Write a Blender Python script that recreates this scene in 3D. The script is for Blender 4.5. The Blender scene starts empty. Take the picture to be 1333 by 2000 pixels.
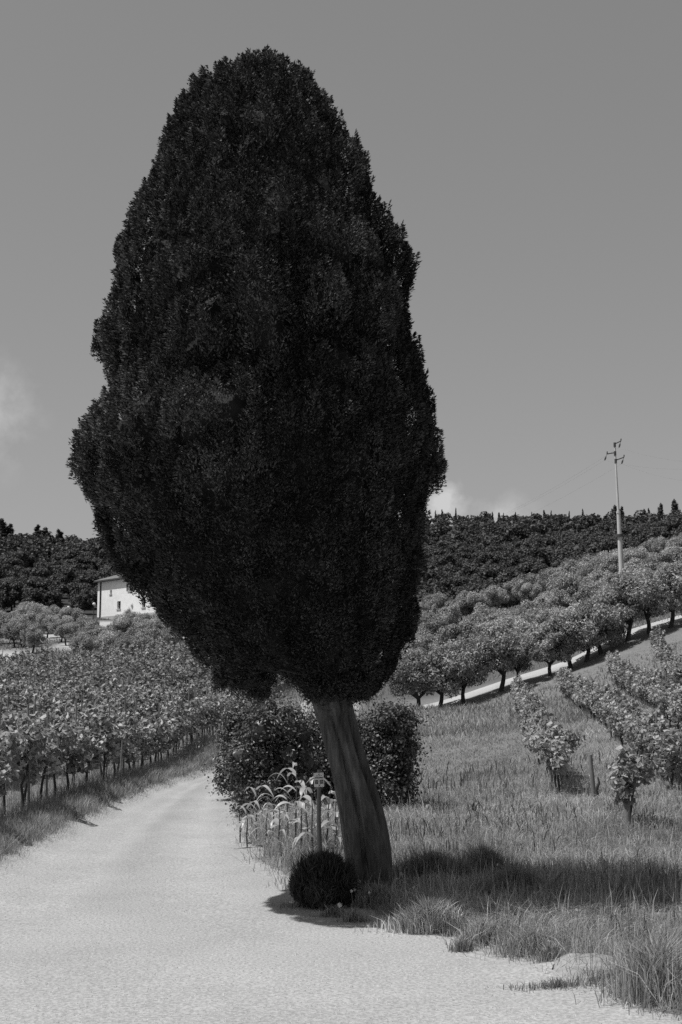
import bpy, math, random
import numpy as np
from mathutils import Vector, Matrix

# ------------------------------------------------------------------ camera, sky, sun, exposure
scene = bpy.context.scene
F_PX = 2600.0                     # focal length in photo pixels (photo 1333 x 2000)
HORIZON = 1340.0                  # pixel row of the true horizon
ZC = 2.8                          # eye height above the road
TILT = math.atan((HORIZON - 1000.0) / F_PX)
cam_d = bpy.data.cameras.new('camera')
cam_d.sensor_fit = 'VERTICAL'
cam_d.sensor_height = 36.0
cam_d.lens = F_PX / 2000.0 * 36.0
cam_d.clip_start = 0.1
cam_d.clip_end = 6000
cam = bpy.data.objects.new('camera', cam_d)
cam.location = (0, 0, ZC)
cam.rotation_euler = (math.pi / 2 + TILT, 0, 0)
scene.collection.objects.link(cam)
scene.camera = cam

SUN = np.array([-0.46, -0.14, 1.0]); SUN /= np.linalg.norm(SUN)     # direction towards the sun
SUN_EL = math.asin(SUN[2]); SUN_AZ = math.atan2(SUN[0], SUN[1])
sun_d = bpy.data.lights.new('sun', 'SUN')
sun_d.energy = 5.0
sun_d.angle = math.radians(0.5)
sun_d.color = (1.0, 0.995, 0.985)
sun = bpy.data.objects.new('sun', sun_d)
sun.rotation_euler = Vector(SUN).to_track_quat('Z', 'Y').to_euler()
sun.location = (-40, 10, 80)
scene.collection.objects.link(sun)

def ray(u, v):
    a = (u - 666.5) / F_PX; b = (1000.0 - v) / F_PX
    c, s = math.cos(TILT), math.sin(TILT)
    return np.array([a, c - b * s, s + b * c])

def at(u, v, d):
    """point on the ray of photo pixel (u, v) at distance d along y"""
    r = ray(u, v)
    return np.array([0, 0, ZC]) + r * (d / r[1])

world = bpy.data.worlds.new('World')
scene.world = world
world.use_nodes = True
nt = world.node_tree
for n in list(nt.nodes): nt.nodes.remove(n)
def wn(t, **kw):
    n = nt.nodes.new(t)
    for k, v in kw.items(): setattr(n, k, v)
    return n
def wmath(op, a, b=None, c=None, clamp=False):
    n = wn('ShaderNodeMath', operation=op, use_clamp=clamp)
    for i, x in enumerate((a, b, c)):
        if x is None: continue
        if isinstance(x, (int, float)): n.inputs[i].default_value = x
        else: nt.links.new(x, n.inputs[i])
    return n.outputs[0]
sky = wn('ShaderNodeTexSky', sky_type='NISHITA', sun_disc=False)
sky.sun_elevation = SUN_EL
sky.sun_rotation = SUN_AZ
sky.air_density = 1.0; sky.dust_density = 1.2; sky.ozone_density = 1.0
sep = wn('ShaderNodeSeparateColor')
nt.links.new(sky.outputs[0], sep.inputs[0])
lum = wmath('ADD', wmath('MULTIPLY', sep.outputs[0], 0.40), wmath('ADD', wmath('MULTIPLY', sep.outputs[1], 0.45), wmath('MULTIPLY', sep.outputs[2], 0.15)))
lum = wmath('MULTIPLY', wmath('POWER', lum, SKY_POW := 0.61), SKY_MUL := 1.56)       # film flattens the sky's range
tc = wn('ShaderNodeTexCoord')
noise = wn('ShaderNodeTexNoise'); noise.inputs['Scale'].default_value = 34; noise.inputs['Detail'].default_value = 9
noise.inputs['Roughness'].default_value = 0.62
nt.links.new(tc.outputs['Generated'], noise.inputs['Vector'])
cloud = None
def cloud_at(u, v, ru, rv, gain):
    r = ray(u, v); r = r / np.linalg.norm(r)
    m = wn('ShaderNodeVectorMath', operation='SUBTRACT'); m.inputs[1].default_value = tuple(r)
    nt.links.new(tc.outputs['Generated'], m.inputs[0])
    q = wn('ShaderNodeVectorMath', operation='MULTIPLY'); q.inputs[1].default_value = (F_PX / ru, F_PX / ru, F_PX / rv)
    nt.links.new(m.outputs[0], q.inputs[0])
    L = wn('ShaderNodeVectorMath', operation='LENGTH'); nt.links.new(q.outputs[0], L.inputs[0])
    g = wmath('SUBTRACT', 1.0, L.outputs['Value'], clamp=True)
    s = wmath('ADD', g, wmath('MULTIPLY', wmath('SUBTRACT', noise.outputs[0], 0.52), 3.2))
    s = wmath('MULTIPLY', wmath('MULTIPLY', s, g, clamp=True), gain * 2.6, clamp=True)
    return s
parts = [cloud_at(-25, 815, 130, 150, 0.30), cloud_at(868, 985, 78, 80, 0.60), cloud_at(975, 1005, 110, 60, 0.30),
         cloud_at(-900, 900, 420, 130, 0.5), cloud_at(2300, 950, 500, 120, 0.5)]
tot = parts[0]
for p in parts[1:]: tot = wmath('MAXIMUM', tot, p)
fin = wmath('ADD', wmath('MULTIPLY', lum, wmath('SUBTRACT', 1.0, tot)), wmath('MULTIPLY', tot, 6.0))
comb = wn('ShaderNodeCombineColor')
for i in range(3): nt.links.new(fin, comb.inputs[i])
bg = wn('ShaderNodeBackground'); bg.inputs['Strength'].default_value = 0.10
nt.links.new(comb.outputs[0], bg.inputs['Color'])
wo = wn('ShaderNodeOutputWorld'); nt.links.new(bg.outputs[0], wo.inputs['Surface'])

scene.view_settings.view_transform = 'Standard'
scene.view_settings.look = 'None'
scene.view_settings.exposure = 0.0
scene.view_settings.gamma = 1.0
scene.view_settings.use_curve_mapping = False
scene.cycles.use_denoising = False
scene.cycles.max_bounces = 5
scene.cycles.diffuse_bounces = 3
scene.cycles.transmission_bounces = 3
scene.cycles.transparent_max_bounces = 4

# ------------------------------------------------------------------ helpers
R = np.random.default_rng(7)
col = scene.collection

def unit(a):
    a = np.asarray(a, float)
    return a / np.maximum(np.linalg.norm(a, axis=-1, keepdims=True), 1e-9)

def np_mesh(name, parts, smooth=False):
    """parts: list of (V, F) or (V, F, tone); F is (m, 3) or (m, 4)"""
    VV, idx, starts, tones = [], [], [], []
    off = 0; ls = 0
    for p in parts:
        V = np.asarray(p[0], float); Fc = np.asarray(p[1], int)
        if len(Fc) == 0: continue
        VV.append(V)
        idx.append((Fc + off).ravel())
        k = Fc.shape[1]
        starts.append(ls + np.arange(len(Fc)) * k)
        ls += len(Fc) * k
        t = p[2] if len(p) > 2 else 1.0
        tones.append(np.broadcast_to(np.asarray(t, float), (len(V),)))
        off += len(V)
    me = bpy.data.meshes.new(name)
    VV = np.concatenate(VV); idx = np.concatenate(idx); starts = np.concatenate(starts); tones = np.concatenate(tones)
    me.vertices.add(len(VV)); me.vertices.foreach_set('co', VV.astype(np.float32).ravel())
    me.loops.add(len(idx)); me.loops.foreach_set('vertex_index', idx.astype(np.int32))
    me.polygons.add(len(starts)); me.polygons.foreach_set('loop_start', starts.astype(np.int32))
    a = me.attributes.new('tone', 'FLOAT', 'POINT'); a.data.foreach_set('value', tones.astype(np.float32))
    me.polygons.foreach_set('use_smooth', np.full(len(starts), bool(smooth)))
    me.update(calc_edges=True)
    return me

def add(name, me, mat=None, parent=None, loc=None):
    o = bpy.data.objects.new(name, me)
    if me is not None and mat is not None and len(me.materials) == 0: me.materials.append(mat)
    col.objects.link(o)
    if parent is not None: o.parent = parent
    if loc is not None: o.location = loc
    return o

def tag(o, label=None, cat=None, group=None, kind=None):
    if label: o['label'] = label
    if cat: o['category'] = cat
    if group: o['group'] = group
    if kind: o['kind'] = kind
    return o

def empty(name, loc=(0, 0, 0), rz=0.0, scale=1.0):
    o = bpy.data.objects.new(name, None)
    o.empty_display_size = 0.2
    o.location = loc; o.rotation_euler = (0, 0, rz)
    o.scale = (scale,) * 3 if isinstance(scale, (int, float)) else scale
    col.objects.link(o)
    return o

def tube(pts, rad, n=8, cap=True, flute=None):
    pts = np.asarray(pts, float); m = len(pts)
    rad = np.broadcast_to(np.asarray(rad, float), (m,))
    t = unit(np.gradient(pts, axis=0))
    ref = np.array([0.0, 1.0, 0.0]) if abs(t[0][1]) < 0.9 else np.array([1.0, 0, 0])
    a = unit(np.cross(t, ref)); b = np.cross(t, a)
    th = np.linspace(0, 2 * np.pi, n, endpoint=False)
    rr = rad[:, None] * np.ones((1, n))
    if flute is not None: rr = rr * flute(np.linspace(0, 1, m)[:, None], th[None, :])
    V = pts[:, None, :] + rr[..., None] * (np.cos(th)[None, :, None] * a[:, None, :] + np.sin(th)[None, :, None] * b[:, None, :])
    V = V.reshape(-1, 3)
    i = np.arange(m - 1)[:, None]; j = np.arange(n)[None, :]
    Fq = np.stack([i * n + j, i * n + (j + 1) % n, (i + 1) * n + (j + 1) % n, (i + 1) * n + j], -1).reshape(-1, 4)
    out = [(V, Fq)]
    if cap:
        for k, base in ((0, 0), (m - 1, (m - 1) * n)):
            c = pts[k][None]
            VV = np.concatenate([V[base:base + n], c])
            f = np.stack([np.arange(n), (np.arange(n) + 1) % n, np.full(n, n)], -1)
            if k == 0: f = f[:, ::-1]
            out.append((VV, f))
    return out

def box(c, s, rz=0.0):
    c = np.asarray(c, float); s = np.asarray(s, float) / 2
    V = np.array([[x, y, z] for x in (-1, 1) for y in (-1, 1) for z in (-1, 1)]) * s
    ca, sa = math.cos(rz), math.sin(rz)
    V = np.stack([V[:, 0] * ca - V[:, 1] * sa, V[:, 0] * sa + V[:, 1] * ca, V[:, 2]], -1) + c
    return (V, np.array([[0, 1, 3, 2], [4, 6, 7, 5], [0, 4, 5, 1], [2, 3, 7, 6], [0, 2, 6, 4], [1, 5, 7, 3]]))

def leaves(P, A, length, width, rng, fold=0.25, tone=1.0, ref=None):
    """diamond leaves: centre P, long axis A"""
    n = len(P)
    A = unit(A)
    r = rng.normal(size=(n, 3)) if ref is None else ref; B = unit(np.cross(r, A)); N = np.cross(A, B)
    L = (np.broadcast_to(length, (n,)) / 2)[:, None]; W = (np.broadcast_to(width, (n,)) / 2)[:, None]
    V = np.stack([P - A * L, P + B * W + N * W * fold - A * L * 0.15, P + A * L, P - B * W + N * W * fold - A * L * 0.15], 1).reshape(-1, 3)
    Fq = np.arange(4 * n).reshape(n, 4)
    return (V, Fq, np.repeat(np.broadcast_to(tone, (n,)), 4))

def leaves_n(P, N, length, width, rng, fold=0.25, tone=1.0):
    """diamond leaves whose faces look along N"""
    n = len(P); N = unit(N)
    A = unit(np.cross(N, rng.normal(size=(n, 3)))); B = np.cross(N, A)
    L = (np.broadcast_to(length, (n,)) / 2)[:, None]; W = (np.broadcast_to(width, (n,)) / 2)[:, None]
    V = np.stack([P - A * L, P + B * W + N * W * fold - A * L * 0.15, P + A * L, P - B * W + N * W * fold - A * L * 0.15], 1).reshape(-1, 3)
    return (V, np.arange(4 * n).reshape(n, 4), np.repeat(np.broadcast_to(tone, (n,)), 4))

def sphere_pts(n, rng):
    return unit(rng.normal(size=(n, 3)))

ICO = None
def ico(c, r, noise=0.0, rng=None):
    global ICO
    if ICO is None:
        import bmesh
        bm = bmesh.new(); bmesh.ops.create_icosphere(bm, subdivisions=2, radius=1)
        bm.verts.index_update()
        ICO = (np.array([v.co[:] for v in bm.verts]), np.array([[v.index for v in f.verts] for f in bm.faces])); bm.free()
    V = ICO[0].copy()
    if noise: V = V * (1 + noise * rng.normal(size=(len(V), 1)))
    return (V * np.asarray(r) + np.asarray(c), ICO[1])

def lobes_foliage(lobes, n, length, width, rng, up=0.4, core=0.8, shell=0.25, tone_var=0.0, nup=None, jit=0.0):
    """lobes: (cx, cy, cz, rx, ry, rz); leaves on and inside the skins of the lobes, none inside other lobes"""
    Lb = np.asarray(lobes, float)
    area = (Lb[:, 3] * Lb[:, 5] + Lb[:, 4] * Lb[:, 5] + Lb[:, 3] * Lb[:, 4]); p = area / area.sum()
    k = rng.choice(len(Lb), size=n, p=p)
    D = sphere_pts(n, rng)
    s = 1 - shell * rng.random(n) ** 1.5 + 0.10 * rng.random(n) ** 3
    P = Lb[k, :3] + D * Lb[k, 3:] * s[:, None]
    keep = np.ones(n, bool)
    for q in range(len(Lb)):
        e = (((P - Lb[q, :3]) / Lb[q, 3:]) ** 2).sum(1)
        keep &= (e > 0.55) | (k == q)
    P, D, k = P[keep], D[keep], k[keep]; m = len(P)
    if jit: P = P + rng.normal(size=P.shape) * jit * np.abs(rng.normal(size=(m, 1)))
    A = D * 0.6 + rng.normal(size=(m, 3)) * 0.7 + np.array([0, 0, up])
    lt = 1 + tone_var * rng.normal(size=len(Lb))
    L_ = length * rng.uniform(0.6, 1.3, m); W_ = width * rng.uniform(0.6, 1.3, m)
    if nup is not None:
        out = [leaves_n(P, D * 0.55 + np.array([0, 0, nup]) + rng.normal(size=(m, 3)) * 0.45, L_, W_, rng, tone=np.clip(lt[k], 0.4, 1.8))]
    else: out = [leaves(P, A, length * rng.uniform(0.6, 1.3, m), width * rng.uniform(0.6, 1.3, m), rng, tone=np.clip(lt[k], 0.4, 1.8))]
    if core:
        for l in Lb: out.append(ico(l[:3], l[3:] * core, 0.06, rng) + (0.8,))
    return out

# ------------------------------------------------------------------ materials (all grey: the photograph is monochrome)
def mat_nodes(name):
    m = bpy.data.materials.new(name); m.use_nodes = True
    t = m.node_tree
    for n in list(t.nodes): t.nodes.remove(n)
    out = t.nodes.new('ShaderNodeOutputMaterial')
    return m, t, out

def foliage_mat(name, albedo, var=0.5, trans=0.25, rough=0.6, spec=0.3):
    m, t, out = mat_nodes(name)
    g = t.nodes.new('ShaderNodeNewGeometry')
    mr = t.nodes.new('ShaderNodeMapRange')
    mr.inputs['To Min'].default_value = albedo * (1 - var); mr.inputs['To Max'].default_value = albedo * (1 + var)
    t.links.new(g.outputs['Random Per Island'], mr.inputs['Value'])
    at_ = t.nodes.new('ShaderNodeAttribute'); at_.attribute_name = 'tone'
    mu = t.nodes.new('ShaderNodeMath'); mu.operation = 'MULTIPLY'
    t.links.new(mr.outputs[0], mu.inputs[0]); t.links.new(at_.outputs['Fac'], mu.inputs[1])
    oi = t.nodes.new('ShaderNodeObjectInfo')
    m2 = t.nodes.new('ShaderNodeMapRange'); m2.inputs['To Min'].default_value = 0.85; m2.inputs['To Max'].default_value = 1.15
    t.links.new(oi.outputs['Random'], m2.inputs['Value'])
    mu2 = t.nodes.new('ShaderNodeMath'); mu2.operation = 'MULTIPLY'
    t.links.new(mu.outputs[0], mu2.inputs[0]); t.links.new(m2.outputs[0], mu2.inputs[1])
    b = t.nodes.new('ShaderNodeBsdfPrincipled')
    b.inputs['Roughness'].default_value = rough; b.inputs['Specular IOR Level'].default_value = spec
    t.links.new(mu2.outputs[0], b.inputs['Base Color'])
    tr = t.nodes.new('ShaderNodeBsdfTranslucent'); t.links.new(mu2.outputs[0], tr.inputs['Color'])
    mx = t.nodes.new('ShaderNodeMixShader'); mx.inputs[0].default_value = trans
    t.links.new(b.outputs[0], mx.inputs[1]); t.links.new(tr.outputs[0], mx.inputs[2])
    t.links.new(mx.outputs[0], out.inputs['Surface'])
    return m

def surf_mat(name, lo, hi, scale=4.0, stretch=(1, 1, 1), bump=0.3, bscale=None, rough=0.85, detail=8, use_tone=False, dist=0.02, fine=None, coords='Object'):
    m, t, out = mat_nodes(name)
    tc_ = t.nodes.new('ShaderNodeTexCoord')
    mp = t.nodes.new('ShaderNodeMapping'); mp.inputs['Scale'].default_value = stretch
    t.links.new(tc_.outputs[coords], mp.inputs['Vector'])
    nz = t.nodes.new('ShaderNodeTexNoise'); nz.inputs['Scale'].default_value = scale; nz.inputs['Detail'].default_value = detail
    nz.inputs['Roughness'].default_value = 0.65
    t.links.new(mp.outputs[0], nz.inputs['Vector'])
    mr = t.nodes.new('ShaderNodeMapRange'); mr.inputs['From Min'].default_value = 0.3; mr.inputs['From Max'].default_value = 0.7
    mr.inputs['To Min'].default_value = lo; mr.inputs['To Max'].default_value = hi
    t.links.new(nz.outputs[0], mr.inputs['Value'])
    c = mr.outputs[0]
    n2 = t.nodes.new('ShaderNodeTexNoise'); n2.inputs['Scale'].default_value = bscale or scale * 6; n2.inputs['Detail'].default_value = 6
    t.links.new(mp.outputs[0], n2.inputs['Vector'])
    if fine:
        m3 = t.nodes.new('ShaderNodeMapRange'); m3.inputs['From Min'].default_value = 0.3; m3.inputs['From Max'].default_value = 0.7
        m3.inputs['To Min'].default_value = 1 - fine; m3.inputs['To Max'].default_value = 1 + fine
        t.links.new(n2.outputs[0], m3.inputs['Value'])
        mu = t.nodes.new('ShaderNodeMath'); mu.operation = 'MULTIPLY'
        t.links.new(c, mu.inputs[0]); t.links.new(m3.outputs[0], mu.inputs[1]); c = mu.outputs[0]
    if use_tone:
        a = t.nodes.new('ShaderNodeAttribute'); a.attribute_name = 'tone'
        mu = t.nodes.new('ShaderNodeMath'); mu.operation = 'MULTIPLY'
        t.links.new(c, mu.inputs[0]); t.links.new(a.outputs['Fac'], mu.inputs[1]); c = mu.outputs[0]
    b = t.nodes.new('ShaderNodeBsdfPrincipled'); b.inputs['Roughness'].default_value = rough
    b.inputs['Specular IOR Level'].default_value = 0.25
    t.links.new(c, b.inputs['Base Color'])
    if bump:
        bp = t.nodes.new('ShaderNodeBump'); bp.inputs['Strength'].default_value = bump; bp.inputs['Distance'].default_value = dist
        t.links.new(n2.outputs[0], bp.inputs['Height']); t.links.new(bp.outputs[0], b.inputs['Normal'])
    t.links.new(b.outputs[0], out.inputs['Surface'])
    return m

M = {
    'cypress': foliage_mat('cypress_foliage', 0.046, 0.8, 0.03, 0.75, 0.12),
    'shrub': foliage_mat('shrub_foliage', 0.085, 0.75, 0.2, 0.45, 0.5),
    'low_bush': foliage_mat('low_bush_foliage', 0.05, 0.6, 0.08, 0.7, 0.1),
    'wood': foliage_mat('woodland_foliage', 0.065, 0.5, 0.25),
    'far_cypress': foliage_mat('far_cypress_foliage', 0.018, 0.4, 0.05),
    'olive': foliage_mat('olive_foliage', 0.30, 0.5, 0.25),
    'vine': foliage_mat('vine_foliage', 0.30, 0.65, 0.4, 0.5, 0.4),
    'grass': foliage_mat('meadow_grass', 0.285, 0.5, 0.4),
    'cane': foliage_mat('cane_leaf', 0.36, 0.4, 0.3, 0.4, 0.5),
    'flower': foliage_mat('flower_head', 0.6, 0.2, 0.2),
    'bark': surf_mat('cypress_bark', 0.035, 0.13, 6, (1, 1, 0.13), 1.0, 22, fine=0.35, dist=0.05),
    'dark_bark': surf_mat('dark_bark', 0.03, 0.07, 6, (1, 1, 0.3), 0.6, 25),
    'stake': surf_mat('weathered_wood', 0.12, 0.24, 8, (1, 1, 0.15), 0.5, 40, dist=0.005),
    'gravel': surf_mat('white_gravel', 0.285, 0.35, 0.5, (1, 1, 1), 0.5, 30, fine=0.30, dist=0.03, use_tone=True),
    'pebble': surf_mat('pebble', 0.31, 0.38, 3.0, (1, 1, 1), 0.1, use_tone=True),
    'ground': surf_mat('soil_and_turf', 0.85, 1.15, 0.6, (1, 1, 1), 0.6, 9, fine=0.25, use_tone=True),
    'plaster': surf_mat('pale_plaster', 0.64, 0.76, 1.2, (1, 1, 1), 0.3, 8, fine=0.06),
    'roof': surf_mat('roof_tile', 0.10, 0.22, 3.0, (1, 1, 1), 0.3, 10),
    'stone': surf_mat('rubble_stone', 0.3, 0.5, 2.0, (1, 1, 1), 0.5, 8),
    'dark': surf_mat('dark_paint', 0.02, 0.04, 4, bump=0.1),
    'shutter': surf_mat('shutter_paint', 0.08, 0.12, 4, bump=0.1),
    'concrete': surf_mat('pole_concrete', 0.42, 0.55, 3, (1, 1, 0.2), 0.2, 12),
    'wire': surf_mat('wire_metal', 0.2, 0.25, 3, bump=0.0, rough=0.5),
    'iron': surf_mat('pole_iron', 0.05, 0.08, 3, bump=0.1, rough=0.5),
    'sign': surf_mat('sign_enamel', 0.7, 0.8, 9, bump=0.05, rough=0.4),
    'print': surf_mat('sign_print', 0.05, 0.09, 60, bump=0.0, rough=0.5),
    'lamp': surf_mat('lamp_globe', 0.6, 0.7, 3, bump=0.0, rough=0.3),
}

# ------------------------------------------------------------------ terrain
CP = []                                        # control points x, y, z
def cp(u, v, d, dz=0.0):
    p = at(u, v, d); CP.append((p[0], p[1], p[2] + dz))
for x in (-14, -7, -3, 0, 4, 9, 15):
    for y in (-30, 0, 12, 22): CP.append((x, y, 0.0))
for x in (-5, -2, 1.5): 
    for y in (30, 38, 46): CP.append((x, y, 0.0))
CP += [(-8, 32, .15), (-12, 32, .4), (-40, 20, 1.5), (-40, -20, 0.5), (40, 10, 2.5), (40, -20, 1.0), (-8, 52, .7), (2, 62, .4)]
# left: vineyard slope, olive belt, house terrace, wood, ridge
cp(0, 1360, 85); cp(0, 1335, 102); cp(200, 1325, 100); cp(330, 1300, 108); cp(430, 1310, 95)
cp(0, 1305, 120); cp(150, 1290, 130); cp(300, 1262, 140); cp(0, 1245, 165); cp(200, 1238, 172)
cp(0, 1207, 205); cp(130, 1205, 208); cp(230, 1206, 208); cp(330, 1206, 208); cp(-150, 1215, 200)
cp(0, 1120, 300); cp(200, 1120, 300); cp(0, 1062, 420); cp(150, 1078, 420); cp(300, 1076, 420); cp(-300, 1055, 430)
# middle, behind the cypress
cp(600, 1240, 180); cp(600, 1330, 100); cp(600, 1120, 300); cp(600, 1062, 430); cp(700, 1370, 80)
# right: meadow, vine rows, pale track, olive slope, wood, ridge
cp(1225, 1625, 25.5); cp(1115, 1545, 35.5); cp(1010, 1374, 83); cp(1320, 1524, 38); cp(1112, 1352, 83); cp(1333, 1370, 60)
cp(850, 1425, 70); cp(900, 1480, 50); cp(1500, 1330, 60); cp(1500, 1560, 36)
for u, v in ((820, 1393), (930, 1362), (1020, 1332), (1110, 1306), (1200, 1256), (1270, 1234), (1333, 1216), (1450, 1185)):
    cp(u, v, 88 + (u - 820) * 0.012); cp(u, v - 17, 93 + (u - 820) * 0.012)
cp(830, 1290, 118); cp(930, 1270, 120); cp(1050, 1245, 122); cp(1217, 1150, 125); cp(1333, 1120, 128); cp(1500, 1080, 130)
cp(830, 1215, 165); cp(950, 1205, 168); cp(1080, 1180, 168); cp(1217, 1130, 165); cp(1333, 1090, 165)
cp(830, 1110, 300); cp(1000, 1105, 290); cp(1200, 1075, 260); cp(1333, 1060, 250)
cp(830, 1028, 440); cp(950, 1031, 450); cp(1100, 1028, 450); cp(1220, 1034, 430); cp(1333, 1034, 420); cp(1550, 1000, 420)
for x in (-500, -250, 0, 250, 500):
    CP.append((x, 640, 42)); CP.append((x, 900, 5))
for y in (-400, 100, 300): CP += [(-500, y, 20 if y > 0 else 0), (500, y, 40 if y > 0 else 0)]
CP = np.array(CP)
SC = 100.0
def tps_k(r2): return np.where(r2 > 0, r2 * np.log(np.maximum(r2, 1e-12)), 0.0)
def tps_fit():
    X = CP[:, :2] / SC; n = len(X)
    K = tps_k(((X[:, None] - X[None]) ** 2).sum(-1)) + np.eye(n) * 2e-4
    P = np.c_[np.ones(n), X]
    A = np.block([[K, P], [P.T, np.zeros((3, 3))]])
    return np.linalg.solve(A, np.r_[CP[:, 2], 0, 0, 0])
TW = tps_fit()
def tps(x, y):
    x = np.asarray(x, float) / SC; y = np.asarray(y, float) / SC
    sh = x.shape; x = x.ravel(); y = y.ravel()
    out = TW[-3] + TW[-2] * x + TW[-1] * y
    for s in range(0, len(x), 20000):
        e = slice(s, s + 20000)
        r2 = (x[e, None] - CP[None, :, 0] / SC) ** 2 + (y[e, None] - CP[None, :, 1] / SC) ** 2
        out[e] += tps_k(r2) @ TW[:-3]
    return out.reshape(sh)

def plane_pt(u, v):                         # pixel to the road plane z = 0
    r = ray(u, v); s = -ZC / r[2]
    return (r[0] * s, r[1] * s)
ROAD_L = [(-26, -30), (-14, 2), (-8.2, 11), (-6.0, 15.5)] + [plane_pt(u, v) for u, v in ((0, 1712), (60, 1681), (130, 1641), (200, 1602), (290, 1559), (350, 1531), (440, 1500))] + [(-3.7, 54), (-2.6, 66), (-1.5, 84)]
ROAD_R = [(14, -30), (8, 2), (4.4, 8)] + [plane_pt(u, v) for u, v in ((1230, 2000), (1100, 1932), (1000, 1888), (920, 1872), (870, 1842), (790, 1806), (700, 1792), (630, 1772), (560, 1748), (505, 1712), (470, 1665), (452, 1620), (443, 1580), (441, 1545), (452, 1515))] + [(-1.5, 50), (-0.4, 60), (1.2, 84)]
def resample(pl, n):
    pl = np.array(pl, float); s = np.r_[0, np.cumsum(np.linalg.norm(np.diff(pl, axis=0), axis=1))]
    q = np.linspace(0, s[-1], n)
    return np.c_[np.interp(q, s, pl[:, 0]), np.interp(q, s, pl[:, 1])]
def smooth_pl(pl, n, it=3):
    p = resample(pl, n)
    for _ in range(it): p[1:-1] = 0.5 * p[1:-1] + 0.25 * (p[:-2] + p[2:])
    return p
def stations(pl, ys):
    """polyline resampled at matching progress values"""
    p = smooth_pl(pl, 400, 4)
    i = np.searchsorted(np.maximum.accumulate(p[:, 1]), ys)
    return p[np.clip(i, 0, 399)]
YS = np.r_[np.arange(-30, 8, 2.0), np.arange(8, 30, 0.15), np.arange(30, 82, 0.4)]
def interp_y(pl):
    p = smooth_pl(pl, 500, 4); ym = np.maximum.accumulate(p[:, 1] + np.arange(500) * 1e-6)
    return np.interp(YS, ym, p[:, 0])
EDGE_L = interp_y(ROAD_L); EDGE_R = interp_y(ROAD_R)
def wob(y, s, a):
    return a * (np.sin(y * 1.7 * s + 1) * .5 + np.sin(y * 4.1 * s + 2.3) * .3 + np.sin(y * 9.7 * s) * .2)
near_w = np.clip((YS - 8) / 4, 0, 1)
EDGE_R = EDGE_R + wob(YS, 1.3, 0.22) * near_w * np.clip((32 - YS) / 10, 0.3, 1)
EDGE_L = EDGE_L + wob(YS, 0.9, 0.12) * near_w
def road_side(x, y):
    """signed distance (in x) outside the road: < 0 on the road; second value True on the left"""
    l = np.interp(y, YS, EDGE_L); r = np.interp(y, YS, EDGE_R)
    s = np.maximum(l - x, x - r)
    s = np.where(y > 82, 5.0, s)
    return s, x < (l + r) / 2
def sstep(a, b, x):
    t = np.clip((x - a) / (b - a), 0, 1); return t * t * (3 - 2 * t)
def lumps(x, y):
    return 0.5 * np.sin(x * 1.3 + 0.7 * np.sin(y * 0.9)) * np.sin(y * 1.1 + 0.6 * np.sin(x * 1.7)) + 0.5 * np.sin(x * 3.1 + y * 2.3) * np.sin(y * 3.7 - x * 1.9)
def height(x, y):
    x = np.asarray(x, float); y = np.asarray(y, float)
    z = tps(x, y)
    s, left = road_side(x, y)
    out = sstep(0.0, 0.55, s)
    z = z + out * np.where(left, 0.26, 0.10) * sstep(60, 45, y)
    z = z + out * 0.05 * lumps(x, y) * sstep(70, 40, y)
    # ruts and a shallow crown on the road
    l = np.interp(y, YS, EDGE_L); r = np.interp(y, YS, EDGE_R); w = np.maximum(r - l, 0.5)
    t = (x - l) / w
    z = z - (1 - out) * 0.03 * (np.exp(-((t - .3) / .09) ** 2) + np.exp(-((t - .72) / .09) ** 2)) * sstep(12, 20, y)
    # small heap of earth at the road's edge
    z = z + 0.10 * np.exp(-(((x - 2.35) / 0.42) ** 2 + ((y - 13.55) / 0.22) ** 2))
    return z
def hz(x, y): return float(height(np.array([x]), np.array([y]))[0])

def graded(lo, f0, f1, hi, fine, g=1.16, cap=9.0):
    a = list(np.arange(f0, f1 + 1e-6, fine)); s = fine
    while a[-1] < hi: s = min(s * g, cap); a.append(a[-1] + s)
    s = fine
    while a[0] > lo: s = min(s * g, cap); a.insert(0, a[0] - s)
    return np.array(a)
gx = graded(-420, -9, 9, 420, 0.25, 1.07, 8.0)
gy = graded(-60, 9, 32, 760, 0.25, 1.03, 7.0)
GX, GY = np.meshgrid(gx, gy)
GZ = height(GX, GY)
s_, l_ = road_side(GX, GY)
GZ = GZ - 0.13 * sstep(0.42, 0.08, s_) * (GY < 84)                       # the road lies in a shallow bed
nx, ny = len(gx), len(gy)
V = np.stack([GX, GY, GZ], -1).reshape(-1, 3)
i = np.arange(ny - 1)[:, None]; j = np.arange(nx - 1)[None]
Fq = np.stack([i * nx + j, i * nx + j + 1, (i + 1) * nx + j + 1, (i + 1) * nx + j], -1).reshape(-1, 4)
# real colour of the soil: turf, bare pale earth in the olive grove, dark litter under the wood
tone = np.full(GX.shape, 0.15)
tone = np.where(GY > 190, 0.035, tone)
pale = sstep(0.1, 0.6, np.sin(GX * 0.33 + 1.0) * np.sin(GY * 0.21 + GX * .05) + 0.25)
ol = (GX < -3) & (GY > 112) & (GY < 200)
tone = np.where(ol, 0.09 + 0.26 * pale, tone)
tone = np.where((GX > 0) & (GY > 95) & (GY < 190), 0.09, tone)
tone = np.where(((GX - 2.35) / .6) ** 2 + ((GY - 13.5) / .35) ** 2 < 1, .26, tone)
terrain = add('terrain', np_mesh('terrain', [(V, Fq, tone.ravel())], True), M['ground'])
tag(terrain, 'grassy ground rising to wooded hills behind the cypress', kind='structure')

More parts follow.
